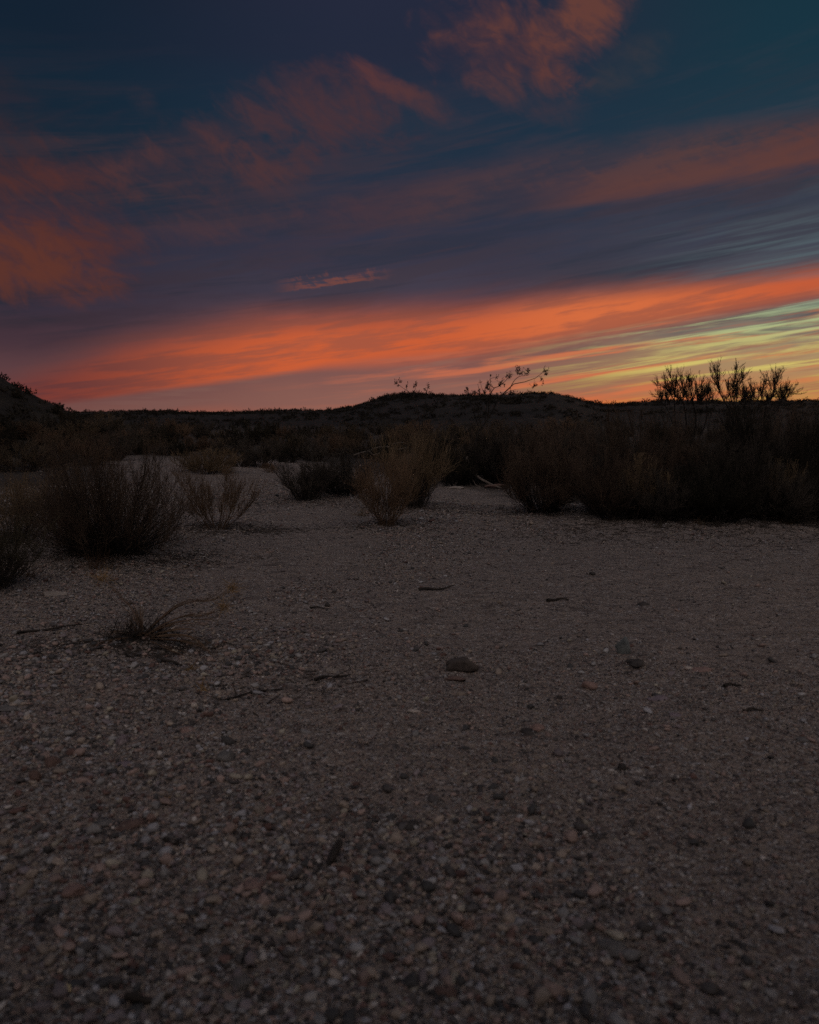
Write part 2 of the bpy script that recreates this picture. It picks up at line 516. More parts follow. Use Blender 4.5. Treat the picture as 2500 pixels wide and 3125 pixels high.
def ground_mat():
    m, nt, b = new_mat('desert_gravel')
    L = nt.links.new
    N = nt.nodes.new
    geo = N('ShaderNodeNewGeometry')
    pos = geo.outputs['Position']

    def nz(scale, detail, rough=0.6):
        n = N('ShaderNodeTexNoise')
        n.inputs['Scale'].default_value = scale
        n.inputs['Detail'].default_value = detail
        n.inputs['Roughness'].default_value = rough
        L(pos, n.inputs['Vector'])
        return n.outputs[0]

    def rampc(src, stops):
        r = N('ShaderNodeValToRGB')
        while len(r.color_ramp.elements) < len(stops): r.color_ramp.elements.new(0.5)
        for e, (p, c) in zip(r.color_ramp.elements, stops):
            e.position = p
        for e, (p, c) in zip(r.color_ramp.elements, stops):
            e.color = (*c, 1)
        L(src, r.inputs[0])
        return r.outputs[0]

    def mixn(f, a, bb, mode='MIX'):
        n = N('ShaderNodeMix'); n.data_type = 'RGBA'; n.blend_type = mode
        if isinstance(f, float): n.inputs[0].default_value = f
        else: L(f, n.inputs[0])
        for k, v in ((6, a), (7, bb)):
            if isinstance(v, tuple): n.inputs[k].default_value = (*v, 1)
            else: L(v, n.inputs[k])
        return n.outputs[2]

    base = rampc(nz(0.55, 6), [(0.3, (0.20, 0.172, 0.15)), (0.5, (0.25, 0.21, 0.18)), (0.7, (0.29, 0.24, 0.19))])
    # small stones: cells of a Voronoi at three sizes, each cell its own tint
    hts = []
    c = base
    for sc_, amt in ((34.0, 0.55), (75.0, 0.6), (160.0, 0.5)):
        v = N('ShaderNodeTexVoronoi')
        v.inputs['Scale'].default_value = sc_
        v.inputs['Randomness'].default_value = 1.0
        L(pos, v.inputs['Vector'])
        s = N('ShaderNodeSeparateColor')
        L(v.outputs['Color'], s.inputs[0])
        tint = rampc(s.outputs[0], [(0.0, (0.045, 0.042, 0.042)), (0.22, (0.13, 0.105, 0.10)), (0.45, (0.25, 0.21, 0.18)), (0.7, (0.30, 0.245, 0.215)), (0.88, (0.34, 0.325, 0.32)), (1.0, (0.52, 0.50, 0.47))])
        g = N('ShaderNodeMath'); g.operation = 'GREATER_THAN'; g.inputs[1].default_value = 1 - amt
        L(s.outputs[1], g.inputs[0])
        e = N('ShaderNodeMath'); e.operation = 'LESS_THAN'; e.inputs[1].default_value = 0.62
        L(v.outputs['Distance'], e.inputs[0])
        f = N('ShaderNodeMath'); f.operation = 'MULTIPLY'
        L(g.outputs[0], f.inputs[0]); L(e.outputs[0], f.inputs[1])
        f2 = N('ShaderNodeMath'); f2.operation = 'MULTIPLY'; f2.inputs[1].default_value = 0.9
        L(f.outputs[0], f2.inputs[0])
        c = mixn(f2.outputs[0], c, tint)
        hh = N('ShaderNodeMath'); hh.operation = 'MULTIPLY_ADD'
        inv = N('ShaderNodeMath'); inv.operation = 'SUBTRACT'; inv.inputs[0].default_value = 0.7
        L(v.outputs['Distance'], inv.inputs[1])
        L(inv.outputs[0], hh.inputs[0]); L(g.outputs[0], hh.inputs[1]); hh.inputs[2].default_value = 0
        hm = N('ShaderNodeMath'); hm.operation = 'MULTIPLY'; hm.inputs[1].default_value = 1.0 / sc_
        L(hh.outputs[0], hm.inputs[0])
        hts.append(hm.outputs[0])
    # dark broken patches and stains on the wash floor
    sp = N('ShaderNodeMapping'); sp.inputs['Scale'].default_value = (1.2, 3.2, 1)
    L(pos, sp.inputs[0])
    st = N('ShaderNodeTexNoise'); st.inputs['Scale'].default_value = 2.6; st.inputs['Detail'].default_value = 7; st.inputs['Roughness'].default_value = 0.68
    L(sp.outputs[0], st.inputs['Vector'])
    stf = rampc(st.outputs[0], [(0.30, (0.48, 0.46, 0.46)), (0.47, (0.97, 0.97, 0.97)), (0.7, (1.16, 1.12, 1.08))])
    c = mixn(1.0, c, stf, 'MULTIPLY')
    # dark desert pavement and scrub litter on the hills
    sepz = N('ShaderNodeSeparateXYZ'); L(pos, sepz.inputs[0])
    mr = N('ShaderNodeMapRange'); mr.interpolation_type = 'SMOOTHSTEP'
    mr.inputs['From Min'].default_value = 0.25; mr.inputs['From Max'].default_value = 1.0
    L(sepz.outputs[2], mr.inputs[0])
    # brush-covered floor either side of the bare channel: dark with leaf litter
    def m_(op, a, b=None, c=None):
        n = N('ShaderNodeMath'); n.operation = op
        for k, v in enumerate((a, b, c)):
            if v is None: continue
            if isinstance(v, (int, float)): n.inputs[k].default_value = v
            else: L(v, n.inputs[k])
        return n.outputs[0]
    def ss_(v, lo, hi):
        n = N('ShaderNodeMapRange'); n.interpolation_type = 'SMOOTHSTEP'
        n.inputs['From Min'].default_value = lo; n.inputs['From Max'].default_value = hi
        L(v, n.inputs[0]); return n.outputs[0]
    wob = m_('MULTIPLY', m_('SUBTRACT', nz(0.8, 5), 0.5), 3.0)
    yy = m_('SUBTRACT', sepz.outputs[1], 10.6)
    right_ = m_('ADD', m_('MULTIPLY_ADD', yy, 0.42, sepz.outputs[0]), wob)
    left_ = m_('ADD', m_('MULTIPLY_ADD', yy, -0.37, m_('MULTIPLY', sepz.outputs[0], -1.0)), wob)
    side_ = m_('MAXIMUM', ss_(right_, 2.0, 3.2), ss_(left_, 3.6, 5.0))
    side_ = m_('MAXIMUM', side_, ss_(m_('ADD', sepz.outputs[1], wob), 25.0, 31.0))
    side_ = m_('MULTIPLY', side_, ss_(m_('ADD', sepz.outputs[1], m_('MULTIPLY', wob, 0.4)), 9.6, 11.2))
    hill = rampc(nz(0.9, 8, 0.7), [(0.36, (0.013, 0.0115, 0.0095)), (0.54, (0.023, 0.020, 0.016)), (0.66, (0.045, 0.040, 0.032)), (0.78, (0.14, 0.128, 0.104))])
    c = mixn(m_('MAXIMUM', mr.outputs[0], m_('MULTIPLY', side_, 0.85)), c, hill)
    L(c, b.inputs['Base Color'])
    b.inputs['Roughness'].default_value = 0.85
    b.inputs['Specular IOR Level'].default_value = 0.3
    add = hts[0]
    for h in hts[1:]:
        a = N('ShaderNodeMath'); a.operation = 'ADD'; L(add, a.inputs[0]); L(h, a.inputs[1]); add = a.outputs[0]
    fine = N('ShaderNodeMath'); fine.operation = 'MULTIPLY'; fine.inputs[1].default_value = 0.02
    L(nz(22.0, 6, 0.7), fine.inputs[0])
    a = N('ShaderNodeMath'); a.operation = 'ADD'; L(add, a.inputs[0]); L(fine.outputs[0], a.inputs[1])
    bp = N('ShaderNodeBump'); bp.inputs['Strength'].default_value = 0.9; bp.inputs['Distance'].default_value = 1.0
    L(a.outputs[0], bp.inputs['Height'])
    L(bp.outputs[0], b.inputs['Normal'])
    return m


def pebble_mat():
    m, nt, b = new_mat('loose_stones')
    L = nt.links.new
    at_ = nt.nodes.new('ShaderNodeAttribute'); at_.attribute_name = 'tint'
    tcx = nt.nodes.new('ShaderNodeNewGeometry')
    no = nt.nodes.new('ShaderNodeTexNoise'); no.inputs['Scale'].default_value = 160; no.inputs['Detail'].default_value = 4
    L(tcx.outputs['Position'], no.inputs['Vector'])
    mr = nt.nodes.new('ShaderNodeMapRange'); mr.inputs['From Min'].default_value = 0.25; mr.inputs['From Max'].default_value = 0.75
    mr.inputs['To Min'].default_value = 0.65; mr.inputs['To Max'].default_value = 1.3
    L(no.outputs[0], mr.inputs[0])
    hv = nt.nodes.new('ShaderNodeHueSaturation')
    L(at_.outputs['Color'], hv.inputs['Color']); L(mr.outputs[0], hv.inputs['Value'])
    L(hv.outputs[0], b.inputs['Base Color'])
    b.inputs['Roughness'].default_value = 0.75
    b.inputs['Specular IOR Level'].default_value = 0.35
    return m


MAT_GROUND = ground_mat()
MAT_PEBBLE = pebble_mat()
MAT_STEM = simple_mat('grey_wood', (0.035, 0.029, 0.025), (0.075, 0.063, 0.053), 14)
MAT_DARKSTEM = simple_mat('dark_wood', (0.02, 0.018, 0.016), (0.05, 0.042, 0.036), 14)
MAT_RUST = simple_mat('rust_twigs', (0.105, 0.068, 0.045), (0.175, 0.118, 0.076), 5)
MAT_TAN = simple_mat('straw_twigs', (0.15, 0.108, 0.066), (0.23, 0.168, 0.10), 5)
MAT_GREY = simple_mat('grey_twigs', (0.042, 0.036, 0.030), (0.085, 0.072, 0.057), 4)
MAT_OLIVE = simple_mat('dusty_olive_leaves', (0.045, 0.040, 0.026), (0.085, 0.073, 0.045), 5)
MAT_DARKLEAF = simple_mat('dark_leaves', (0.020, 0.018, 0.013), (0.042, 0.036, 0.024), 5)
MAT_FARTAN = simple_mat('far_straw_twigs', (0.085, 0.064, 0.043), (0.14, 0.105, 0.067), 3)
MAT_RUSTTAN = simple_mat('rust_straw_twigs', (0.15, 0.098, 0.06), (0.23, 0.155, 0.095), 4)
MAT_BLEACH = simple_mat('bleached_wood', (0.11, 0.092, 0.078), (0.19, 0.165, 0.14), 18)
MAT_SCRUB = simple_mat('far_scrub', (0.011, 0.0095, 0.0075), (0.030, 0.027, 0.020), 0.35)
MAT_BROWN = simple_mat('brown_twigs', (0.072, 0.050, 0.036), (0.125, 0.089, 0.062), 4)
MAT_STRAW = simple_mat('dry_grass', (0.24, 0.15, 0.06), (0.38, 0.25, 0.11), 9)


def rock_mat(name, c1, c2, scale=24):
    m = simple_mat(name, c1, c2, scale, 0.8, 0.3, 0.0)
    nt = m.node_tree
    no = nt.nodes.new('ShaderNodeTexNoise'); no.inputs['Scale'].default_value = 45; no.inputs['Detail'].default_value = 7
    bp = nt.nodes.new('ShaderNodeBump'); bp.inputs['Strength'].default_value = 0.6; bp.inputs['Distance'].default_value = 0.01
    nt.links.new(no.outputs[0], bp.inputs['Height'])
    nt.links.new(bp.outputs[0], nt.nodes['Principled BSDF'].inputs['Normal'])
    return m

# ------------------------------------------------------------------ the ground, one sheet
SKY_PX = [(-1500, 1235), (-600, 1240), (0, 1262), (200, 1263), (450, 1258), (700, 1262), (860, 1256), (1000, 1254), (1060, 1246), (1110, 1234), (1160, 1218),
          (1200, 1210), (1270, 1207), (1450, 1211), (1560, 1209), (1640, 1204), (1690, 1203), (1740, 1214), (1790, 1228), (1830, 1236),
          (1870, 1235), (1960, 1228), (2060, 1224), (2300, 1228), (2500, 1228), (3200, 1215), (4200, 1230)]
SK_A = np.array([azi(p[0]) for p in SKY_PX])
SK_T = np.array([math.tan(R(AE(p[0], p[1])[1])) for p in SKY_PX])
SK_D = np.interp(SK_A, [-60, -20, -5, 4, 11, 16, 60], [170, 170, 160, 125, 125, 165, 170])


def flat(px, py):
    d = ray(px, py)
    return d[0] * EYE / -d[2], d[1] * EYE / -d[2]

# sand caught round the feet of the shrubs: radius and height of each little mound
MOUNDS = []
for px_, py_, mr_, mh_ in ((345, 1685, 0.7, 0.07), (30, 1650, 0.7, 0.06), (665, 1612, 0.5, 0.05), (925, 1525, 0.8, 0.08), (1050, 1508, 0.9, 0.07), (1185, 1603, 0.4, 0.05),
                           (1270, 1548, 0.6, 0.06), (1655, 1560, 0.5, 0.06), (1400, 1475, 1.3, 0.16), (1520, 1470, 1.2, 0.12), (1880, 1575, 0.8, 0.07), (2030, 1578, 0.8, 0.08),
                           (2200, 1582, 0.9, 0.08), (2370, 1582, 0.8, 0.07), (2530, 1584, 0.8, 0.08), (430, 1955, 0.28, 0.035), (635, 1443, 1.2, 0.12), (795, 1425, 1.2, 0.12)):
    a_, b_ = flat(px_, py_)
    MOUNDS.append((a_, b_, mr_, mh_))


def height(x, y):
    x = np.asarray(x, float); y = np.asarray(y, float)
    r = np.hypot(x, y) + 1e-6
    az_ = np.degrees(np.arctan2(x, y))
    f = np.interp(az_, SK_A, SK_T)
    D = np.interp(az_, SK_A, SK_D)
    H = EYE + D * f
    R0 = 30.0 + 6.0 * vnoise(az_ / 9.0, r * 0 + 3.0, 5)
    t = np.clip((r - R0) / (D - R0), 0, 1)
    z = H * (0.30 * t + 0.70 * smooth(t)) - 0.012 * np.clip(r - D, 0, None)
    back = smooth((-y + 5) / 40.0)
    z = z * (1 - 0.8 * back)
    mx, my = 48 * math.sin(R(-33)), 48 * math.cos(R(-33))
    z = z + 4.7 * np.exp(-((x - mx) ** 2 + (y - my) ** 2) / 63.5) * (1 + 0.25 * fbm(x / 1.6, y / 1.6, 51, 4))
    hillmask = smooth((r - 30) / 40)
    z = z + hillmask * (0.42 * fbm(x / 12, y / 12, 31, 5))
    # unseen bank added behind the viewer to keep light off the near ground
    q = -0.30 - y + 0.10 * np.clip(np.abs(x) - 1.5, 0, 12) + 0.25 * fbm(x / 1.1, y / 3.0, 61, 3)
    q = q - 0.02 * np.clip(np.abs(x) - 8, 0, 30)
    z = z + 3.6 * smooth(q / 1.4) * (1 + 0.10 * fbm(x / 1.7, y / 1.7, 64, 4))
    near = np.exp(-(r / 40.0) ** 2)
    z = z + near * (0.06 * fbm(x / 2.6, y / 2.6, 11, 3) + 0.036 * fbm(x / 0.62, y / 0.5, 15, 3, 0.5) + 0.013 * fbm(x / 0.17, y / 0.14, 19, 2))
    for (mx_, my_, mr_, mh_) in MOUNDS:
        z = z + mh_ * np.exp(-((x - mx_) ** 2 + (y - my_) ** 2) / mr_ ** 2)
    return z


def axis(n, lo, hi, k):
    u = np.linspace(-1, 1, n)
    s = np.sinh(k * u) / math.sinh(k)
    return np.where(s < 0, -s * lo, s * hi)

GX = axis(521, -1400.0, 1400.0, 7.6)
GY = axis(641, -300.0, 1600.0, 7.7) + 3.0
gx, gy = np.meshgrid(GX, GY)
GZ = height(gx, gy)


def ground_z(x, y):
    x = np.asarray(x, float); y = np.asarray(y, float)
    i = np.clip(np.searchsorted(GX, x) - 1, 0, len(GX) - 2)
    j = np.clip(np.searchsorted(GY, y) - 1, 0, len(GY) - 2)
    u = (x - GX[i]) / (GX[i + 1] - GX[i]); v = (y - GY[j]) / (GY[j + 1] - GY[j])
    return (GZ[j, i] * (1 - u) + GZ[j, i + 1] * u) * (1 - v) + (GZ[j + 1, i] * (1 - u) + GZ[j + 1, i + 1] * u) * v


def at(px, py):
    """where the ground lies under a point measured on the photograph"""
    d = ray(px, py)
    ts = np.geomspace(1.0, 400, 3000)
    P = d[None] * ts[:, None] + np.array([0, 0, EYE])
    below = P[:, 2] < ground_z(P[:, 0], P[:, 1])
    k = int(np.argmax(below)) if below.any() else len(ts) - 1
    p = P[k]
    return np.array([p[0], p[1], float(ground_z(p[0], p[1]))])


def at_depth(px, py, y):
    d = ray(px, py)
    return d * (y / d[1]) + np.array([0, 0, EYE])


ni, nj = len(GX), len(GY)
idx = np.arange(ni * nj).reshape(nj, ni)
gq = np.stack([idx[:-1, :-1], idx[:-1, 1:], idx[1:, 1:], idx[1:, :-1]], axis=-1).reshape(-1, 4)
go = mesh_object('ground', np.stack([gx, gy, GZ], -1).reshape(-1, 3), gq, MAT_GROUND, None, True)
tag(go, 'gravelly sand floor of the desert wash rising into low dark hills', 'ground', kind='structure')

# ------------------------------------------------------------------ gravel (uncountable): small faceted stones lying on the sand
def ico(sub):
    import bmesh
    bm = bmesh.new()
    bmesh.ops.create_icosphere(bm, subdivisions=sub, radius=1.0)
    bm.verts.ensure_lookup_table()
    v = np.array([x.co[:] for x in bm.verts]); f = np.array([[q.index for q in x.verts] for x in bm.faces])
    bm.free()
    return v, f

TINTS = np.array([(0.30, 0.25, 0.205), (0.30, 0.225, 0.195), (0.25, 0.245, 0.24), (0.21, 0.18, 0.185), (0.05, 0.047, 0.047),
                  (0.46, 0.43, 0.40), (0.14, 0.085, 0.072), (0.32, 0.32, 0.335), (0.10, 0.093, 0.09), (0.34, 0.31, 0.25)])
TINT_P = np.array([0.17, 0.17, 0.14, 0.09, 0.16, 0.04, 0.08, 0.06, 0.12, 0.04])
TINT_P /= TINT_P.sum()


def scatter_pebbles(n, r0, r1, smin, smax, sub, dens=None, power=2.2):
    a = R(1) * rng.uniform(-33, 33, n)
    r = np.sqrt(rng.uniform(r0 ** 2, r1 ** 2, n))
    x, y = r * np.sin(a), r * np.cos(a)
    if dens is not None:
        keep = rng.random(n) < dens(x, y)
        x, y = x[keep], y[keep]
    n = len(x)
    size = smin + (smax - smin) * rng.random(n) ** power
    bv, bf = ico(sub)
    variants = []
    for k in range(14):
        g = np.random.default_rng(500 + k + sub * 50)
        v = bv.copy()
        for _ in range(7):                                   # chop flat facets
            d = g.normal(size=3); d /= np.linalg.norm(d)
            lim = g.uniform(0.45, 0.8)
            s = v @ d
            v = v - np.outer(np.clip(s - lim, 0, None), d)
        v = v * (1 + 0.10 * g.normal(size=(len(v), 1)))
        v = v * np.array([g.uniform(0.85, 1.35), g.uniform(0.7, 1.0), g.uniform(0.36, 0.68)])
        variants.append(v)
    variants = np.array(variants)
    vk = rng.integers(0, len(variants), n)
    pv = variants[vk] * size[:, None, None]
    ang = rng.uniform(0, 2 * np.pi, n); ca, sa = np.cos(ang), np.sin(ang)
    ti = rng.normal(0, 0.28, n); ct, st = np.cos(ti), np.sin(ti)
    X1 = pv[..., 0] * ct[:, None] - pv[..., 2] * st[:, None]
    Z1 = pv[..., 0] * st[:, None] + pv[..., 2] * ct[:, None]
    X2 = X1 * ca[:, None] - pv[..., 1] * sa[:, None]
    Y2 = X1 * sa[:, None] + pv[..., 1] * ca[:, None]
    z = ground_z(x, y) + size * rng.uniform(0.12, 0.5, n)
    V_ = np.stack([X2 + x[:, None], Y2 + y[:, None], Z1 + z[:, None]], -1)
    F_ = bf[None] + (np.arange(n) * len(bv))[:, None, None]
    col_ = TINTS[rng.choice(len(TINTS), n, p=TINT_P)] * rng.uniform(0.75, 1.25, (n, 1))
    big = size > 0.013
    col_[big] = np.clip(col_[big], 0.06, 0.40)
    C_ = np.repeat(col_[:, None, :], len(bv), axis=1)
    return V_.reshape(-1, 3), F_.reshape(-1, 3), C_.reshape(-1, 3)


def cover(x, y):
    c = 0.34 + 1.5 * fbm(x / 1.1, y / 1.6, 71, 4) - 0.55 * np.clip(x / (y + 0.1) * 2.0, -0.9, 0.9) + 0.22 * smooth((3.4 - y) / 1.4) - 0.5 * np.exp(-((x + 1.5) ** 2 + (y - 4.0) ** 2) / 0.7)
    return np.clip(c, 0.07, 1)

pv, pf, pc, n0 = [], [], [], 0
for args in ((30000, 1.25, 4.0, 0.003, 0.0118, 2, cover, 1.35), (5600, 1.25, 4.6, 0.0095, 0.0235, 2, cover, 2.3),
             (36000, 1.3, 4.2, 0.0025, 0.007, 1, None, 1.0),
             (95000, 3.9, 9.0, 0.0035, 0.012, 1, cover, 1.4), (5000, 3.8, 9.0, 0.012, 0.026, 1, cover, 3.0),
             (80000, 8.8, 17.0, 0.006, 0.02, 1, cover, 1.6), (1600, 9.0, 24.0, 0.02, 0.05, 1, cover, 3.0)):
    v_, f_, c_ = scatter_pebbles(*args)
    pv.append(v_); pf.append(f_ + n0); pc.append(c_); n0 += len(v_)
gr = mesh_object('gravel', np.concatenate(pv), np.concatenate(pf), MAT_PEBBLE, None, False, np.concatenate(pc))
tag(gr, 'mixed pink grey and tan gravel strewn over the wash', 'gravel', kind='stuff')

# ------------------------------------------------------------------ plants
def unit(v):
    return v / (np.linalg.norm(v, axis=-1, keepdims=True) + 1e-9)


def grow(base, dirs, length, n, up, jitter, g):
    """polylines from base along dirs, bending upward by `up`, with a little wander"""
    m = len(base)
    P = np.zeros((m, n, 3)); P[:, 0] = base
    d = unit(dirs)
    step = (length / (n - 1))[:, None]
    for k in range(1, n):
        d = d + np.array([0, 0, 1.0]) * np.reshape(up, (-1, 1)) / (n - 1) + g.normal(0, jitter, (m, 3))
        d = unit(d)
        P[:, k] = P[:, k - 1] + d * step
    return P


def sample(P, g, m, lo, hi, pw=1.0):
    i = g.integers(0, len(P), m)
    t = (lo + (hi - lo) * g.random(m) ** pw) * (P.shape[1] - 1)
    k = np.minimum(t.astype(int), P.shape[1] - 2)
    f = (t - k)[:, None]
    a, b = P[i, k], P[i, k + 1]
    return a + (b - a) * f, unit(b - a), t / (P.shape[1] - 1)


def leaf_tris(pos, size, g, elong=2.2):
    """small narrow leaves, two triangles each, at random attitudes"""
    m = len(pos)
    a = unit(g.normal(size=(m, 3)) + np.array([0, 0, 0.6]))
    b = unit(np.cross(a, g.normal(size=(m, 3))))
    s = (size * g.uniform(0.6, 1.3, m))[:, None]
    v = np.stack([pos, pos + a * s * 0.5 + b * s * 0.5 / elong, pos + a * s, pos + a * s * 0.5 - b * s * 0.5 / elong], 1).reshape(-1, 3)
    f = np.arange(m * 4).reshape(m, 4)
    return v, f


def fit(groups, W, H):
    allp = np.concatenate([p.reshape(-1, 3) for p in groups])
    ex = np.percentile(np.abs(allp[:, :2]), 97)
    ez = np.percentile(allp[:, 2], 98.5)
    sc = np.array([W / ex, W / ex, H / ez])
    out = []
    for p in groups:
        q = p * sc
        q[..., 2] = np.where(q[..., 2] > H, H + 0.2 * (q[..., 2] - H), q[..., 2])     # no stray shoots
        out.append(q)
    return out


def shrub_meshes(seed, W, H, stems=36, twigs=420, sprigs=2600, tilt=62, rb=0.10, up=0.55, leaves=0, leaf=0.016,
                 stem_r=0.006, twig_r=0.0016, low=0.3, droop=0.0, core=0, lop=0.28):
    """returns stem and twig geometry of a many-stemmed desert shrub, W half width, H height"""
    g = np.random.default_rng(seed)
    az_ = g.uniform(0, 2 * np.pi, stems)
    th = R(tilt) * np.sqrt(g.random(stems))
    d = np.stack([np.sin(th) * np.cos(az_), np.sin(th) * np.sin(az_), np.cos(th)], 1)
    base = np.stack([np.cos(az_), np.sin(az_), 0 * az_], 1) * (rb * np.sqrt(g.random(stems)))[:, None]
    base[:, 2] = -0.03
    ph = g.uniform(0, 6.28, 3)
    L = (0.46 + 0.6 * g.random(stems) ** 0.8) * (1 - 0.18 * (th / R(tilt)) ** 2)
    L = L * (1 + lop * (0.6 * np.sin(az_ + ph[0]) + 0.5 * np.sin(2 * az_ + ph[1]) + 0.4 * np.sin(5 * az_ + ph[2])))
    d = d + lop * 0.5 * np.array([np.cos(ph[1]), np.sin(ph[1]), 0])
    S_ = grow(base, d, L, 8, up * np.ones(stems) - droop, 0.07, g)
    pb, pd, pt = sample(S_, g, twigs, low, 0.97, 0.75)
    td = pd * 0.8 + g.normal(0, 0.38, (twigs, 3)) + np.array([0, 0, 0.28])
    Tw = grow(pb, td, g.uniform(0.14, 0.36, twigs), 5, 0.35, 0.11, g)
    pb, pd, pt = sample(Tw, g, sprigs, 0.15, 1.0)
    sd_ = pd * 0.8 + g.normal(0, 0.42, (sprigs, 3)) + np.array([0, 0, 0.3])
    Sp = grow(pb, sd_, g.uniform(0.05, 0.17, sprigs), 3, 0.3, 0.12, g)
    if core:                                         # dead inner twigs packed round the foot
        pb, pd, pt = sample(S_, g, core, 0.08, 0.55)
        Co = grow(pb, pd * 0.7 + g.normal(0, 0.45, (core, 3)) + np.array([0, 0, 0.2]), g.uniform(0.10, 0.28, core), 4, 0.2, 0.14, g)
        S_, Tw, Sp, Co = fit([S_, Tw, Sp, Co], W, H)
    else:
        S_, Tw, Sp = fit([S_, Tw, Sp], W, H)
    stem, twig = Bag(), Bag()
    taper = np.linspace(1, 0.35, 8)[None] * g.uniform(0.6, 1.3, (stems, 1)) * stem_r
    stem.add(*tubes(S_, taper, 5))
    if core:
        stem.add(*tubes(Co, np.linspace(1, 0.5, 4)[None] * np.full((core, 1), stem_r * 0.4), 3))
    twig.add(*tubes(Tw, np.linspace(1, 0.5, 5)[None] * np.full((twigs, 1), twig_r * 1.5), 3))
    twig.add(*tubes(Sp, np.linspace(1, 0.45, 3)[None] * np.full((sprigs, 1), twig_r), 3))
    if leaves:
        p, _, _ = sample(Sp, g, leaves, 0.1, 1.0)
        twig.add(*leaf_tris(p + g.normal(0, leaf * 0.3, p.shape), leaf, g))
    return stem, twig


def make_shrub(kind, loc, label, cat, mats, group=None, rz=0.0, **kw):
    root = empty(kind, loc, label, cat, group, rz)
    stem, twig = shrub_meshes(**kw)
    stem.build('stem', mats[0], root)
    twig.build('foliage', mats[1], root)
    return root


def shrub_px(kind, px, base, half, top, label, mats, cat='shrub', group=None, **kw):
    """a shrub measured on the photograph: foot, half width and top"""
    p = at(px, base)
    dist = p[1]
    W = half * dist / FPX * 1.02
    H = (base - top) * dist / FPX
    return make_shrub(kind, p - np.array([0, 0, 0.01]), label, cat, mats, group, W=W, H=H, **kw)


BR = 'twiggy shrubs along the wash'
# --- left foreground
shrub_px('twiggy_shrub', 335, 1685, 235, 1325, 'big dark many-stemmed shrub with rusty outer twigs, left foreground', (MAT_DARKSTEM, MAT_BROWN), group=BR,
         seed=1, stems=210, twigs=1500, sprigs=7000, tilt=80, rb=0.16, up=0.32, stem_r=0.0032, twig_r=0.00115, low=0.42, core=4000)
shrub_px('straw_shrub', 30, 1650, 185, 1425, 'straw-coloured feathery shrub at left edge, directly left of the big dark shrub', (MAT_STEM, MAT_TAN), group=BR,
         seed=2, core=700, stems=70, twigs=900, sprigs=4200, tilt=50, rb=0.2, up=0.5, stem_r=0.004, twig_r=0.0013)
shrub_px('green_tinged_shrub', -30, 1800, 135, 1560, 'low dim shrub cut off by left frame edge beside the flat pale stone', (MAT_STEM, MAT_OLIVE), group=BR,
         seed=3, core=700, stems=60, twigs=600, sprigs=2600, tilt=52, rb=0.12, up=0.5, stem_r=0.004, twig_r=0.0012)
# --- sparse rust one in the middle of the wash
shrub_px('sparse_shrub', 665, 1612, 112, 1418, 'thin sparse rusty shrub standing alone on bare sand right of the big dark shrub', (MAT_RUST, MAT_RUSTTAN), group=BR,
         seed=4, stems=34, twigs=340, sprigs=2300, tilt=54, rb=0.16, up=0.4, stem_r=0.004, twig_r=0.0013, low=0.35, lop=0.1)
shrub_px('mound_shrub', 635, 1443, 84, 1368, 'rounded tan mound shrub on the far sand of the wash', (MAT_STEM, MAT_TAN), group=BR,
         seed=5, stems=60, twigs=700, sprigs=4200, tilt=80, rb=0.3, up=0.2, stem_r=0.008, twig_r=0.0032)
shrub_px('dark_shrub', 795, 1425, 62, 1345, 'dark upright shrub just right of the tan mound shrub', (MAT_STEM, MAT_GREY), group=BR,
         seed=6, stems=50, twigs=600, sprigs=3400, tilt=60, rb=0.25, up=0.5, stem_r=0.008, twig_r=0.0034)
shrub_px('grey_shrub', 737, 1424, 42, 1382, 'small grey shrub wedged between the tan mound and the dark upright shrub', (MAT_STEM, MAT_GREY), group=BR,
         seed=7, stems=40, twigs=400, sprigs=2000, tilt=70, rb=0.2, up=0.4, stem_r=0.007, twig_r=0.003)
shrub_px('rusty_tuft', 828, 1443, 24, 1412, 'tiny rust tuft in front of the dark upright shrub', (MAT_RUST, MAT_RUST), group=BR,
         seed=8, stems=22, twigs=160, sprigs=800, tilt=62, rb=0.1, up=0.3, stem_r=0.005, twig_r=0.0024)
# --- centre
shrub_px('grey_shrub', 935, 1525, 84, 1385, 'wispy grey shrub on a low bank, left end of centre clump', (MAT_STEM, MAT_GREY), group=BR,
         seed=9, core=700, stems=46, twigs=480, sprigs=3000, tilt=56, rb=0.15, up=0.4, stem_r=0.005, twig_r=0.0018)
shrub_px('dark_shrub', 1050, 1508, 108, 1368, 'dense dark shrub behind the rusty broom, centre clump', (MAT_DARKSTEM, MAT_GREY), group=BR,
         seed=10, core=700, stems=60, twigs=800, sprigs=5200, tilt=70, rb=0.2, up=0.35, stem_r=0.006, twig_r=0.0022)
shrub_px('rusty_broom', 1180, 1603, 84, 1385, 'rusty broom-like shrub flaring from a narrow foot, centre front', (MAT_RUST, MAT_RUSTTAN), group=BR,
         seed=11, stems=60, twigs=520, sprigs=2900, tilt=46, rb=0.10, up=0.2, stem_r=0.0035, twig_r=0.0013, low=0.25, core=200, lop=0.14)
shrub_px('rusty_broom', 1270, 1548, 92, 1320, 'taller tan broom shrub leaning out behind the rusty broom', (MAT_STEM, MAT_TAN), group=BR,
         seed=12, core=700, stems=50, twigs=560, sprigs=3200, tilt=44, rb=0.12, up=0.2, stem_r=0.005, twig_r=0.0018)
shrub_px('round_shrub', 1655, 1560, 125, 1318, 'round bowl-shaped shrub with bare lower stems, right of the gravel bank', (MAT_DARKSTEM, MAT_BROWN), group=BR,
         seed=13, core=900, stems=60, twigs=900, sprigs=6200, tilt=66, rb=0.12, up=0.45, stem_r=0.006, twig_r=0.0019, low=0.45)
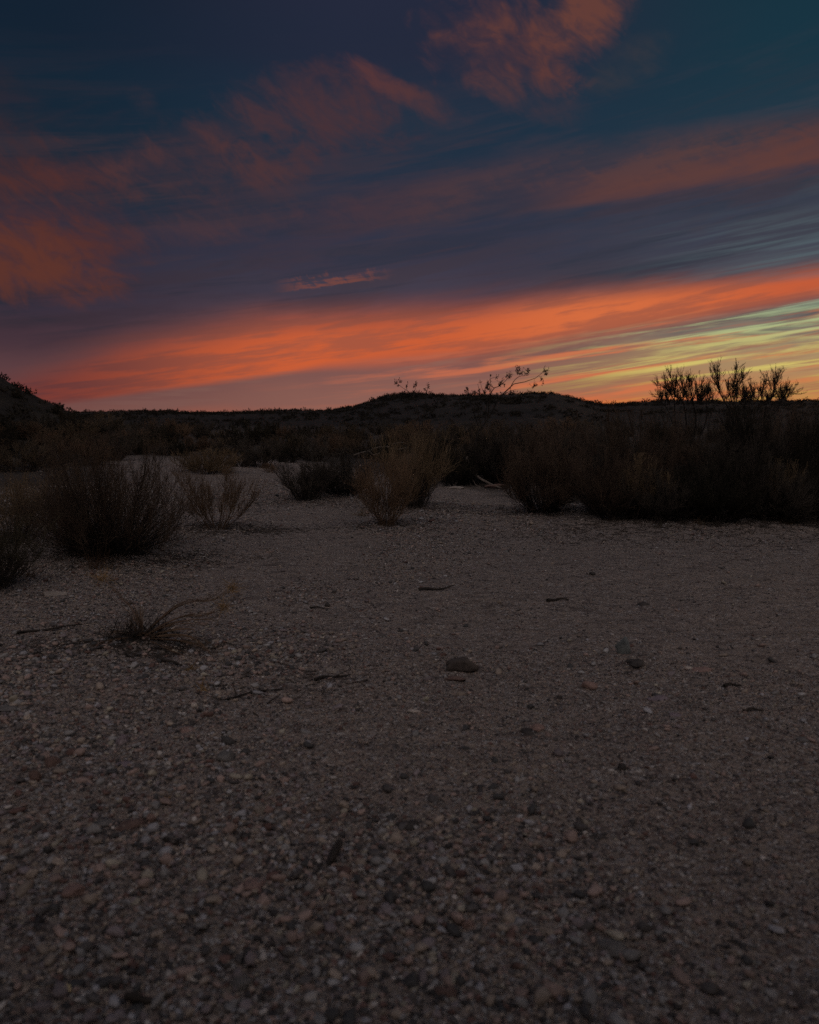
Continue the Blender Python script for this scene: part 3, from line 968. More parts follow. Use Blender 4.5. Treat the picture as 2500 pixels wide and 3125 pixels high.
shrub_px('dark_shrub', 1520, 1470, 105, 1300, 'dark brown shrub in the hollow behind the bleached roots', (MAT_DARKSTEM, MAT_GREY), group=BR,
         seed=14, core=700, stems=70, twigs=900, sprigs=5600, tilt=66, rb=0.3, up=0.35, stem_r=0.007, twig_r=0.0026)
shrub_px('dark_shrub', 1390, 1478, 85, 1345, 'low blackish shrub at left side of the bleached roots', (MAT_DARKSTEM, MAT_DARKLEAF), group=BR,
         seed=15, core=700, stems=60, twigs=800, sprigs=4200, tilt=76, rb=0.3, up=0.25, stem_r=0.007, twig_r=0.0026, leaves=3500, leaf=0.03)
shrub_px('rusty_shrub', 1660, 1470, 130, 1288, 'red-brown domed shrub rising behind the round bowl-shaped one', (MAT_STEM, MAT_BROWN), group=BR,
         seed=16, core=700, stems=60, twigs=900, sprigs=6000, tilt=62, rb=0.25, up=0.4, stem_r=0.007, twig_r=0.0026)
shrub_px('tan_shrub', 1400, 1440, 130, 1300, 'pale tan twiggy shrub in front of the mesa foot', (MAT_STEM, MAT_TAN), group=BR,
         seed=17, core=700, stems=60, twigs=700, sprigs=4400, tilt=58, rb=0.3, up=0.45, stem_r=0.008, twig_r=0.003)
# --- the dark thicket on the right
TH_ = 'shrubs massed in the dark thicket on the right'
thicket = [
    # px, base, half, top, mats, seed, label
    (1880, 1575, 125, 1368, (MAT_STEM, MAT_BROWN), 21, 'grey-brown rounded shrub at the left end of dark thicket'),
    (2030, 1578, 115, 1430, (MAT_DARKSTEM, MAT_GREY), 22, 'dim low shrub fronting thicket below the leaning pale sprig'),
    (2190, 1582, 135, 1385, (MAT_DARKSTEM, MAT_DARKLEAF), 23, 'black dense shrub fronting the middle of dark thicket'),
    (2370, 1582, 120, 1420, (MAT_DARKSTEM, MAT_GREY), 24, 'dim grey shrub fronting thicket near right frame edge'),
    (2530, 1584, 130, 1360, (MAT_DARKSTEM, MAT_DARKLEAF), 25, 'black shrub cut off by right frame edge'),
    (1830, 1510, 140, 1292, (MAT_DARKSTEM, MAT_GREY), 26, 'tall grey shrub behind the left end of dark thicket'),
    (2000, 1520, 160, 1252, (MAT_DARKSTEM, MAT_BROWN), 27, 'tall broad dusky shrub whose top nears skyline left of forked tree'),
    (2200, 1525, 180, 1236, (MAT_DARKSTEM, MAT_GREY), 28, 'tallest broad dim shrub below the forked silhouetted tree'),
    (2400, 1530, 150, 1248, (MAT_DARKSTEM, MAT_DARKLEAF), 29, 'tall black shrub at right reaching the skyline'),
    (2540, 1530, 130, 1242, (MAT_DARKSTEM, MAT_GREY), 35, 'tall dim shrub behind the one cut off by right edge'),
    (2105, 1490, 150, 1258, (MAT_DARKSTEM, MAT_DARKLEAF), 36, 'black shrub filling between two tall dim ones under the forked trees'),
    (2330, 1490, 150, 1240, (MAT_DARKSTEM, MAT_BROWN), 37, 'dusky shrub behind the tallest broad one, right of forked tree trunk'),
    (1745, 1440, 110, 1300, (MAT_STEM, MAT_GREY), 30, 'distant dim shrub between red-brown dome and dark thicket'),
]
for (px, base, half, top, mats, seed, label) in thicket:
    shrub_px('thicket_shrub', px, base, half, top, label, mats, group=TH_, seed=seed, core=1500, stems=80, twigs=1400, sprigs=8500, tilt=80, rb=0.35, up=0.35, lop=0.4,
             stem_r=0.006, twig_r=0.0019, low=0.12, leaves=4500 if mats[1] is MAT_DARKLEAF else 0, leaf=0.022)
# paler sprays that stand out in the thicket
for (px, base, half, top, seed, mat, label) in [
        (2000, 1545, 50, 1440, 31, MAT_TAN, 'small pale leaning sprig in front of black low thicket shrub'),
        (2285, 1470, 75, 1330, 32, MAT_GREY, 'pale grey fan-shaped shrub in the heart of dark thicket'),
        (2400, 1500, 60, 1400, 33, MAT_TAN, 'faint straw fan-shaped shrub right of the pale grey fan'),
        (1925, 1480, 70, 1380, 34, MAT_TAN, 'faint straw bushy shrub on top of the thicket\'s left end')]:
    p = at(px, 1580)
    sc_ = p[1] / FPX
    make_shrub('pale_shrub', p - np.array([0, 0, 0.01]), label, 'shrub', (MAT_STEM, mat), TH_, W=half * sc_, H=(1580 - top) * sc_,
               seed=seed, stems=26, twigs=260, sprigs=1500, tilt=34, rb=0.06, up=0.1, stem_r=0.004, twig_r=0.0016, low=0.45)

# --- farther shrubs: a few kinds grown once, then copied one by one
kinds = []
for k, (mats, tilt, up) in enumerate([((MAT_STEM, MAT_FARTAN), 66, 0.4), ((MAT_DARKSTEM, MAT_GREY), 74, 0.3), ((MAT_STEM, MAT_RUST), 58, 0.45),
                                      ((MAT_DARKSTEM, MAT_DARKLEAF), 78, 0.25), ((MAT_STEM, MAT_GREY), 52, 0.5)]):
    kinds.append((mats, dict(seed=60 + k, core=500, W=0.62, H=0.85, stems=40, twigs=420, sprigs=2300, tilt=tilt, rb=0.2, up=up, stem_r=0.008, twig_r=0.0042,
                             leaves=1800 if k == 3 else 0, leaf=0.05)))
KNAME = ['tan_shrub', 'dusky_shrub', 'rusty_shrub', 'blackish_shrub', 'grey_shrub']
protos = {}
FAR = 'shrubs scattered on the far side of the wash'


def far_shrub(k, px, base, half, top, label):
    p = at(px, base)
    W, H = half * p[1] / FPX, (base - top) * p[1] / FPX
    sc_ = (W / 0.62, W / 0.62, H / 0.85)
    rz = float(rng.uniform(0, 6.28))
    loc = p - np.array([0, 0, 0.02])
    if k not in protos:
        root = make_shrub(KNAME[k], loc, label, 'shrub', kinds[k][0], FAR, **kinds[k][1])
        root.scale = sc_; root.rotation_euler = (0, 0, rz)
        protos[k] = root
        return root
    return copy_thing(protos[k], loc, label, FAR, rz, sc_)

far_list = [
    (0, 60, 1440, 95, 1340, 'tan shrub at left edge below the rocky mound, nearest of its row'),
    (1, 150, 1425, 70, 1345, 'dusky shrub at foot of the rocky mound, left side'),
    (3, 20, 1395, 70, 1318, 'blackish shrub against the lower slope of rocky mound, far left'),
    (2, 260, 1420, 75, 1340, 'rust-coloured shrub behind the top of big dark shrub'),
    (0, 205, 1385, 60, 1325, 'tan shrub on the slope just above the rust-coloured one'),
    (4, 345, 1405, 70, 1330, 'grey shrub behind the big dark shrub, at edge of far sand'),
    (3, 420, 1388, 46, 1345, 'blackish shrub on left rim of the far sand patch'),
    (1, 505, 1390, 38, 1346, 'small dusky shrub at back edge of far sand patch'),
    (0, 465, 1382, 40, 1335, 'tan shrub behind the back edge of far sand patch'),
    (3, 560, 1390, 40, 1340, 'blackish shrub directly behind the tan mound shrub, left'),
    (2, 600, 1378, 44, 1330, 'rusty shrub behind the tan mound shrub'),
    (1, 690, 1388, 40, 1346, 'small dusky shrub behind gap right of tan mound'),
    (0, 670, 1372, 42, 1335, 'tan shrub two rows behind the tan mound'),
    (4, 745, 1380, 46, 1328, 'grey shrub rising behind dark upright shrub'),
    (3, 880, 1412, 56, 1345, 'blackish shrub at the right end of far sand'),
    (0, 860, 1392, 60, 1325, 'tan shrub behind the right end of far sand'),
    (1, 960, 1408, 62, 1335, 'dusky shrub above the wispy grey shrub'),
    (4, 940, 1378, 52, 1322, 'grey shrub in third row above the wispy grey shrub'),
    (2, 1030, 1395, 60, 1325, 'rusty shrub above the dense dark centre shrub'),
    (0, 1110, 1400, 66, 1330, 'tan shrub behind the dense dark centre shrub, right'),
    (3, 1180, 1410, 70, 1335, 'blackish shrub behind the rusty broom top'),
    (2, 1230, 1385, 62, 1312, 'rusty shrub beyond the taller tan broom'),
    (4, 1320, 1400, 62, 1318, 'grey shrub between the broom and the tan twiggy one'),
    (1, 1560, 1400, 80, 1300, 'dusky shrub beyond the dark brown hollow shrub'),
    (2, 1470, 1395, 60, 1305, 'rusty shrub at the mesa foot under leaning creosote'),
    (0, 1760, 1400, 70, 1300, 'tan shrub beyond the dim gap left of thicket'),
    (4, 1850, 1410, 80, 1285, 'grey shrub beyond thicket\'s left end'),
    (3, 172, 1264, 24, 1239, 'round black bush silhouetted on the skyline right of rocky mound'),
    (3, 52, 1214, 15, 1193, 'small black bush silhouetted on the rocky mound\'s shoulder'),
    (1, 8, 1196, 14, 1180, 'small bush on the rocky mound cut by left frame edge'),
]
for row in far_list:
    far_shrub(*row)
# rows beyond, no two alike enough to matter nor different enough to name
taken = [(r[1], r[2]) for r in far_list]
EXTRA = 'low shrubs merging into the brush at the hill foot'
for q in range(120):
    px = float(rng.uniform(-120, 2620))
    base = float(rng.choice([rng.uniform(1322, 1345), rng.uniform(1340, 1375)]))
    if px > 1750: base = min(base, 1350)
    if any(abs(px - a_) < 22 and abs(base - b_) < 9 for a_, b_ in taken): continue
    taken.append((px, base))
    p = at(px, base)
    s_ = float(rng.uniform(0.75, 1.35))
    k = int(rng.integers(0, 5))
    copy_thing(protos[k], p - np.array([0, 0, 0.02]), 'one of the low dim shrubs merging into brush at the foot of the hills', EXTRA,
               float(rng.uniform(0, 6.28)), (s_, s_, s_ * float(rng.uniform(0.75, 1.1))))

# --- the hills' own scrub, far off, one mass: tufts of slivers on the slopes
g = np.random.default_rng(9)
nS, nT = 4600, 40
a_ = np.radians(g.uniform(-36, 36, nS))
r_ = np.sqrt(g.uniform(58.0 ** 2, 185.0 ** 2, nS))
extra_a = np.radians(g.uniform(-35, 35, 2600))
extra_r = np.interp(np.degrees(extra_a), SK_A, SK_D) * g.uniform(0.72, 1.03, 2600)
a_, r_ = np.concatenate([a_, extra_a]), np.concatenate([r_, extra_r])
mo_a = np.radians(g.uniform(-36, -22, 420)); mo_r = g.uniform(38, 54, 420)
nS = len(a_)
sx, sy = r_ * np.sin(a_), r_ * np.cos(a_)
keep = fbm(sx / 9, sy / 9, 91, 3) > -0.12
sx, sy = sx[keep], sy[keep]
hh = g.uniform(0.18, 0.50, len(sx)) * (1 + 0.8 * (g.random(len(sx)) < 0.07))
sx = np.concatenate([sx, mo_r * np.sin(mo_a)]); sy = np.concatenate([sy, mo_r * np.cos(mo_a)])
hh = np.concatenate([hh, g.uniform(0.15, 0.4, 420)])
sz = ground_z(sx, sy)
nS = len(sx)
d = unit(g.normal(size=(nS, nT, 3)) * np.array([1, 1, 0.8])); d[..., 2] = np.abs(d[..., 2])
rad = g.uniform(0.35, 1.0, (nS, nT, 1))
base = np.stack([sx, sy, sz], -1)[:, None, :] + d * rad * hh[:, None, None] * np.array([1.0, 1.0, 0.85])
pos = base.reshape(-1, 3)
sizes = np.repeat(hh, nT) * 0.36
dirv = unit(d.reshape(-1, 3) * 0.7 + g.normal(0, 0.45, (nS * nT, 3)) + np.array([0, 0, 0.15]))
side = unit(np.cross(dirv, g.normal(size=(nS * nT, 3))))
v = np.stack([pos - side * (sizes * 0.35)[:, None], pos + side * (sizes * 0.35)[:, None], pos + dirv * sizes[:, None]], 1).reshape(-1, 3)
f = np.arange(len(v)).reshape(-1, 3)
o = mesh_object('hill_scrub', v, f, MAT_SCRUB)
tag(o, 'dark low scrub dotting the hills all along the skyline', 'scrub', kind='stuff')


# --- creosote bushes: long bare arching branches with leaf clusters, against the sky
def resample(pts, n):
    pts = np.asarray(pts, float)
    s = np.concatenate([[0], np.cumsum(np.linalg.norm(np.diff(pts, axis=0), axis=1))])
    t = np.linspace(0, s[-1], n)
    # Catmull-Rom through the joints
    out = []
    for u in t:
        k = min(max(int(np.searchsorted(s, u, side='right') - 1), 0), len(pts) - 2)
        p1, p2 = pts[k], pts[k + 1]
        p0 = pts[k - 1] if k > 0 else 2 * p1 - p2
        p3 = pts[k + 2] if k + 2 < len(pts) else 2 * p2 - p1
        q = (u - s[k]) / (s[k + 1] - s[k] + 1e-9)
        out.append(0.5 * (2 * p1 + (p2 - p0) * q + (2 * p0 - 5 * p1 + 4 * p2 - p3) * q ** 2 + (3 * p1 - p0 - 3 * p2 + p3) * q ** 3))
    return np.array(out)


def limb(bag, pts, r0, r1, n=14, k=5):
    P = resample(pts, n)
    bag.add(*tubes(P[None], np.linspace(r0, r1, n)[None], k))
    return P


def creosote(name, foot_px, y, limbs, clusters, label, seed):
    g = np.random.default_rng(seed)
    fx, fb = foot_px
    f0 = at_depth(fx, fb, y); f0[2] = float(ground_z(f0[0], f0[1]))
    root = empty(name, f0, label, 'shrub', 'creosote bushes silhouetted on the sunset')
    wood, leaf = Bag(), Bag()
    for pts, dy, r0, r1 in limbs:
        P3 = [at_depth(px, py, y + dy * t) - f0 for (px, py), t in zip(pts, np.linspace(0.1, 1, len(pts)))]
        limb(wood, P3, r0, r1)
    for (px, py, rad, n, dy) in clusters:
        c = at_depth(px, py, y + dy) - f0
        r = rad * y / FPX
        m = max(3, n // 4)
        tips = c + g.normal(0, r * 0.55, (m, 3)) * np.array([1, 1, 1.25])
        st = c + g.normal(0, r * 0.2, (m, 3)) - np.array([0, 0, r * 0.8])
        P = np.stack([st, (st + tips) / 2 + g.normal(0, r * 0.12, (m, 3)), tips], 1)
        wood.add(*tubes(P, np.linspace(1, 0.5, 3)[None] * np.full((m, 1), 0.0035), 3))
        pp, _, _ = sample(P, g, n, 0.3, 1.05)
        leaf.add(*leaf_tris(pp + g.normal(0, r * 0.10, pp.shape), 0.029, g, 2.2))
    wood.build('branch', MAT_DARKSTEM, root)
    leaf.build('foliage', MAT_DARKLEAF, root)
    return root

YC = 14.5
creosote('creosote_bush', (1432, 1500), YC, [
    ([(1434, 1500), (1450, 1360), (1463, 1316), (1495, 1270), (1526, 1207), (1550, 1190), (1564, 1174), (1589, 1167), (1620, 1162), (1643, 1148), (1662, 1132)], 0.5, 0.022, 0.004),
    ([(1536, 1201), (1556, 1184), (1566, 1167), (1575, 1156), (1587, 1148), (1600, 1147), (1613, 1145)], 0.3, 0.009, 0.003),
    ([(1490, 1275), (1493, 1230), (1497, 1204), (1509, 1184), (1523, 1179), (1535, 1170), (1545, 1160), (1556, 1146)], -0.2, 0.014, 0.003),
    ([(1509, 1184), (1499, 1178), (1491, 1165), (1500, 1155), (1517, 1150)], -0.3, 0.006, 0.002),
    ([(1505, 1182), (1497, 1166), (1496, 1142)], -0.1, 0.004, 0.002),
    ([(1470, 1305), (1458, 1240), (1464, 1205), (1463, 1190), (1458, 1172)], 0.3, 0.011, 0.003),
    ([(1460, 1300), (1440, 1240), (1431, 1205), (1427, 1190)], -0.3, 0.010, 0.003),
    ([(1480, 1290), (1486, 1225), (1476, 1196), (1470, 1182), (1465, 1158)], 0.1, 0.009, 0.002),
    ([(1526, 1207), (1548, 1198), (1568, 1190), (1584, 1190)], 0.2, 0.005, 0.002),
    ([(1500, 1262), (1540, 1262), (1577, 1255), (1600, 1280)], 0.3, 0.008, 0.003),
], [
    (1664, 1128, 9, 46, 0.5), (1668, 1138, 8, 30, 0.5), (1652, 1156, 8, 30, 0.48), (1657, 1166, 6, 18, 0.48), (1630, 1172, 9, 40, 0.45), (1626, 1180, 6, 16, 0.45),
    (1583, 1124, 8, 42, 0.25), (1590, 1134, 9, 44, 0.25), (1580, 1134, 7, 28, 0.25), (1613, 1131, 10, 46, 0.3), (1605, 1136, 7, 20, 0.3),
    (1557, 1143, 10, 46, -0.2), (1547, 1146, 6, 20, -0.2), (1530, 1164, 9, 40, -0.15), (1526, 1172, 8, 30, -0.15), (1517, 1150, 6, 16, -0.3), (1496, 1142, 5, 14, -0.1),
    (1490, 1168, 9, 40, -0.3), (1484, 1178, 9, 36, -0.2), (1493, 1182, 9, 36, -0.2), (1480, 1192, 9, 36, 0.1), (1462, 1190, 7, 24, 0.3), (1451, 1194, 7, 30, 0.3), (1445, 1200, 6, 20, 0.3),
    (1426, 1185, 6, 30, -0.3), (1421, 1192, 6, 22, -0.3), (1431, 1198, 6, 18, -0.3), (1466, 1164, 4, 10, 0.1), (1560, 1197, 8, 34, 0.2), (1498, 1196, 9, 30, 0), (1540, 1176, 6, 18, 0),
    (1465, 1202, 8, 30, 0.2), (1440, 1204, 7, 24, 0.0),
], 'long leaning creosote bush with bare arching branches, standing before the mesa', 3)

creosote('creosote_bush', (1280, 1500), 15.5, [
    ([(1280, 1500), (1283, 1330), (1272, 1240), (1259, 1207), (1243, 1192), (1226, 1181), (1215, 1171), (1207, 1166)], 0.3, 0.016, 0.003),
    ([(1262, 1212), (1264, 1200), (1268, 1184), (1263, 1172)], 0.2, 0.007, 0.002),
    ([(1243, 1192), (1240, 1182), (1241, 1172)], 0.0, 0.004, 0.002),
    ([(1284, 1330), (1298, 1240), (1301, 1204), (1305, 1186), (1306, 1176)], -0.2, 0.012, 0.003),
    ([(1283, 1330), (1236, 1240), (1232, 1206), (1229, 1198)], -0.1, 0.008, 0.002),
], [
    (1208, 1164, 8, 36, 0.3), (1224, 1163, 7, 28, 0.3), (1216, 1173, 6, 18, 0.3), (1241, 1176, 6, 22, 0), (1270, 1172, 8, 30, 0.2), (1264, 1178, 6, 20, 0.2),
    (1276, 1196, 7, 28, 0.2), (1262, 1194, 6, 18, 0.2), (1306, 1178, 7, 32, -0.2), (1298, 1186, 6, 22, -0.2), (1302, 1196, 6, 20, -0.2), (1311, 1200, 6, 18, -0.2), (1231, 1200, 6, 20, -0.1),
    (1246, 1200, 6, 20, 0.1),
], 'small creosote bush with thin forked branches above the mesa\'s left end', 4)


# --- the taller bristly ones on the right: bare trunks ending in upright plumes of twigs
def plume_shrub(name, foot_px, y, trunks, plumes, label, seed):
    g = np.random.default_rng(seed)
    fx, fb = foot_px
    f0 = at_depth(fx, fb, y); f0[2] = float(ground_z(f0[0], f0[1]))
    root = empty(name, f0, label, 'shrub', 'tall forked shrubs silhouetted above the thicket')
    wood, leaf = Bag(), Bag()
    for pts, dy, r0, r1 in trunks:
        P3 = [at_depth(px, py, y + dy * t) - f0 for (px, py), t in zip(pts, np.linspace(0.0, 1, len(pts)))]
        limb(wood, P3, r0, r1)
    xs_ = [p_[0] for pl in plumes for p_ in pl[0]]
    for _ in range(26):                                  # short shoots between the main plumes
        bx = g.uniform(min(xs_), max(xs_)); bh = g.uniform(8, 34)
        plumes = plumes + [([(bx, 1236), (bx + g.normal(0, 5), 1230 - bh * 0.5), (bx + g.normal(0, 9), 1228 - bh)], g.uniform(-0.3, 0.3), g.uniform(0.4, 0.9), 0.36)]
    for pts, dy, dens, spread in plumes:
        P3 = [at_depth(px, py, y + dy) - f0 for (px, py) in pts]
        P3 = [q + g.normal(0, 0.018, 3) * (1 if 0 < k else 0) for k, q in enumerate(P3)]
        P = limb(wood, P3, 0.008, 0.003, 12)
        spread = spread * 1.25
        Ln = np.linalg.norm(np.diff(P, axis=0), axis=1).sum()
        m = int(dens * Ln * 85)
        pb, pd, pt = sample(P[None], g, m, 0.05, 1.0)
        d = pd * 0.75 + g.normal(0, spread, (m, 3)) + np.array([0, 0, 0.35])
        Tw = grow(pb, d, g.uniform(0.05, 0.27, m) * (1.08 - 0.35 * pt), 4, 0.45, 0.13, g)
        wood.add(*tubes(Tw, np.linspace(1, 0.5, 4)[None] * np.full((m, 1), 0.0030), 3))
        m2 = m * 7
        pb, pd, pt = sample(Tw, g, m2, 0.1, 1.0)
        Sp = grow(pb, pd + g.normal(0, 0.4, (m2, 3)) + np.array([0, 0, 0.3]), g.uniform(0.02, 0.07, m2), 3, 0.2, 0.1, g)
        wood.add(*tubes(Sp, np.linspace(1, 0.5, 3)[None] * np.full((m2, 1), 0.0017), 3))
        pp, _, _ = sample(Sp, g, m2 * 2, 0.0, 1.0)
        leaf.add(*leaf_tris(pp, 0.015, g, 2.4))
    wood.build('branch', MAT_DARKSTEM, root)
    leaf.build('foliage', MAT_DARKLEAF, root)
    return root

Y6 = 12.6


def c6(*pts):
    return [(1900 + x / 2.875, 1080 + y / 2.875) for x, y in pts]

plume_shrub('forked_shrub', (2262, 1570), Y6, [
    (c6((1045, 1400), (1040, 1000), (1042, 740), (1015, 560), (985, 430)), 0.0, 0.030, 0.010),
    (c6((1042, 760), (950, 520), (890, 410), (862, 360)), 0.3, 0.018, 0.008),
    (c6((1045, 780), (1090, 670), (1150, 592), (1300, 548), (1345, 500), (1400, 430)), -0.3, 0.020, 0.008),
    (c6((1080, 720), (1160, 640), (1240, 560), (1262, 420)), 0.2, 0.014, 0.007),
    (c6((1030, 620), (1080, 500), (1128, 410)), 0.1, 0.010, 0.006),
], [
    (c6((895, 410), (858, 335), (825, 230), (800, 130)), 0.3, 1.25, 0.30),
    (c6((850, 320), (850, 240), (845, 150)), 0.3, 0.7, 0.30),
    (c6((845, 300), (800, 230), (775, 190)), 0.3, 0.8, 0.30),
    (c6((985, 430), (975, 320), (985, 200), (1000, 115)), 0.0, 1.4, 0.36),
    (c6((960, 420), (930, 330), (920, 260)), 0.05, 1.0, 0.34),
    (c6((1000, 420), (1030, 320), (1055, 240), (1070, 195)), -0.1, 1.2, 0.34),
    (c6((985, 400), (1010, 280), (1030, 190)), 0.1, 1.1, 0.34),
    (c6((1128, 420), (1130, 370), (1130, 315)), 0.1, 0.9, 0.22),
    (c6((1090, 425), (1085, 390), (1085, 370)), 0.1, 0.8, 0.3),
    (c6((1180, 425), (1185, 395), (1160, 370)), 0.1, 0.8, 0.3),
    (c6((1235, 425), (1240, 350), (1250, 285)), 0.2, 1.2, 0.30),
    (c6((1215, 420), (1210, 370), (1190, 340)), 0.2, 0.7, 0.30),
    (c6((1290, 420), (1325, 330), (1340, 250), (1350, 200)), -0.25, 1.25, 0.32),
    (c6((1320, 340), (1370, 260), (1390, 200)), -0.25, 1.1, 0.30),
    (c6((1310, 320), (1290, 250), (1285, 225)), -0.25, 0.8, 0.30),
    (c6((1400, 430), (1420, 350), (1450, 315)), -0.3, 1.25, 0.36),
    (c6((1410, 420), (1460, 360), (1530, 335)), -0.3, 1.2, 0.34),
    (c6((1400, 420), (1390, 350), (1390, 305)), -0.3, 0.9, 0.32),
], 'tall forked shrub with dense upright brushy plumes rising highest above the thicket', 5)
plume_shrub('forked_shrub', (2090, 1570), Y6 + 0.6, [
    (c6((540, 1400), (500, 1000), (470, 700), (455, 420)), 0.0, 0.026, 0.009),
    (c6((500, 1000), (560, 650), (535, 420)), 0.2, 0.016, 0.008),
    (c6((510, 1000), (640, 640), (620, 410)), -0.2, 0.016, 0.008),
    (c6((520, 1000), (720, 640), (735, 410)), 0.3, 0.016, 0.008),
    (c6((470, 700), (400, 500), (345, 420)), 0.3, 0.010, 0.006),
], [
    (c6((455, 420), (450, 330), (445, 250), (440, 185)), 0.0, 1.25, 0.34),
    (c6((450, 400), (390, 330), (330, 300), (295, 255)), 0.1, 1.2, 0.28),
    (c6((440, 360), (400, 290), (375, 225)), 0.1, 0.9, 0.32),
    (c6((460, 350), (480, 280), (480, 230)), 0.0, 1.1, 0.32),
    (c6((530, 420), (540, 330), (525, 250), (515, 195)), 0.15, 1.2, 0.30),
    (c6((535, 380), (570, 300), (590, 225)), 0.15, 1.1, 0.30),
    (c6((545, 360), (550, 290), (560, 240)), 0.15, 0.7, 0.30),
    (c6((620, 410), (600, 340), (600, 290), (590, 240)), -0.2, 0.8, 0.26),
    (c6((620, 405), (660, 320), (690, 265), (695, 225)), -0.2, 0.75, 0.24),
    (c6((735, 415), (720, 360), (715, 310)), 0.3, 1.2, 0.32),
    (c6((740, 415), (760, 340), (755, 290)), 0.3, 1.2, 0.32),
    (c6((700, 415), (690, 370)), 0.3, 1.0, 0.30),
    (c6((345, 420), (325, 385), (310, 375)), 0.3, 1.0, 0.30),
    (c6((575, 415), (570, 380), (560, 350)), 0.1, 0.7, 0.30),
], 'shorter forked shrub with ragged bristly branches, left of the tallest forked one', 6)

# ------------------------------------------------------------------ single stones, sticks and small plants on the wash floor
def rock_mesh(seed, dims, facets=9, sub=3, rough=0.05):
    g = np.random.default_rng(seed)
    v, f = ico(sub)
    for _ in range(facets):
        d = unit(g.normal(size=3)); lim = g.uniform(0.55, 0.9)
        s = v @ d
        v = v - np.outer(np.clip(s - lim, 0, None) * 0.92, d)
    n = vnoise(v[:, 0] * 2.1 + seed, v[:, 1] * 2.1 + v[:, 2] * 1.7, seed) * 0.35 + vnoise(v[:, 0] * 5 + v[:, 2] * 3, v[:, 1] * 5 - v[:, 2] * 4, seed + 1) * 0.16
    v = v * (1 + n[:, None]) * (1 + rough * g.normal(size=(len(v), 1)) * 0.3)
    return v * np.array(dims), f


RM = {
    'brown': rock_mat('brown_stone', (0.060, 0.051, 0.046), (0.10, 0.083, 0.073)),
    'dark': rock_mat('dark_stone', (0.04, 0.036, 0.035), (0.085, 0.076, 0.07)),
    'blue': rock_mat('blue_grey_stone', (0.12, 0.14, 0.145), (0.22, 0.245, 0.24)),
    'pale': rock_mat('pale_stone', (0.26, 0.23, 0.20), (0.36, 0.32, 0.28)),
    'white': rock_mat('white_stone', (0.48, 0.42, 0.37), (0.62, 0.56, 0.49)),
    'pink': rock_mat('pink_stone', (0.25, 0.17, 0.15), (0.35, 0.24, 0.205)),
    'purple': rock_mat('mauve_stone', (0.19, 0.155, 0.175), (0.30, 0.25, 0.275)),
    'red': rock_mat('red_brown_stone', (0.13, 0.088, 0.076), (0.20, 0.135, 0.112)),
    'grey': rock_mat('grey_stone', (0.13, 0.125, 0.12), (0.22, 0.21, 0.20)),
    'yellow': rock_mat('yellow_stone', (0.60, 0.50, 0.28), (0.75, 0.65, 0.42)),
}
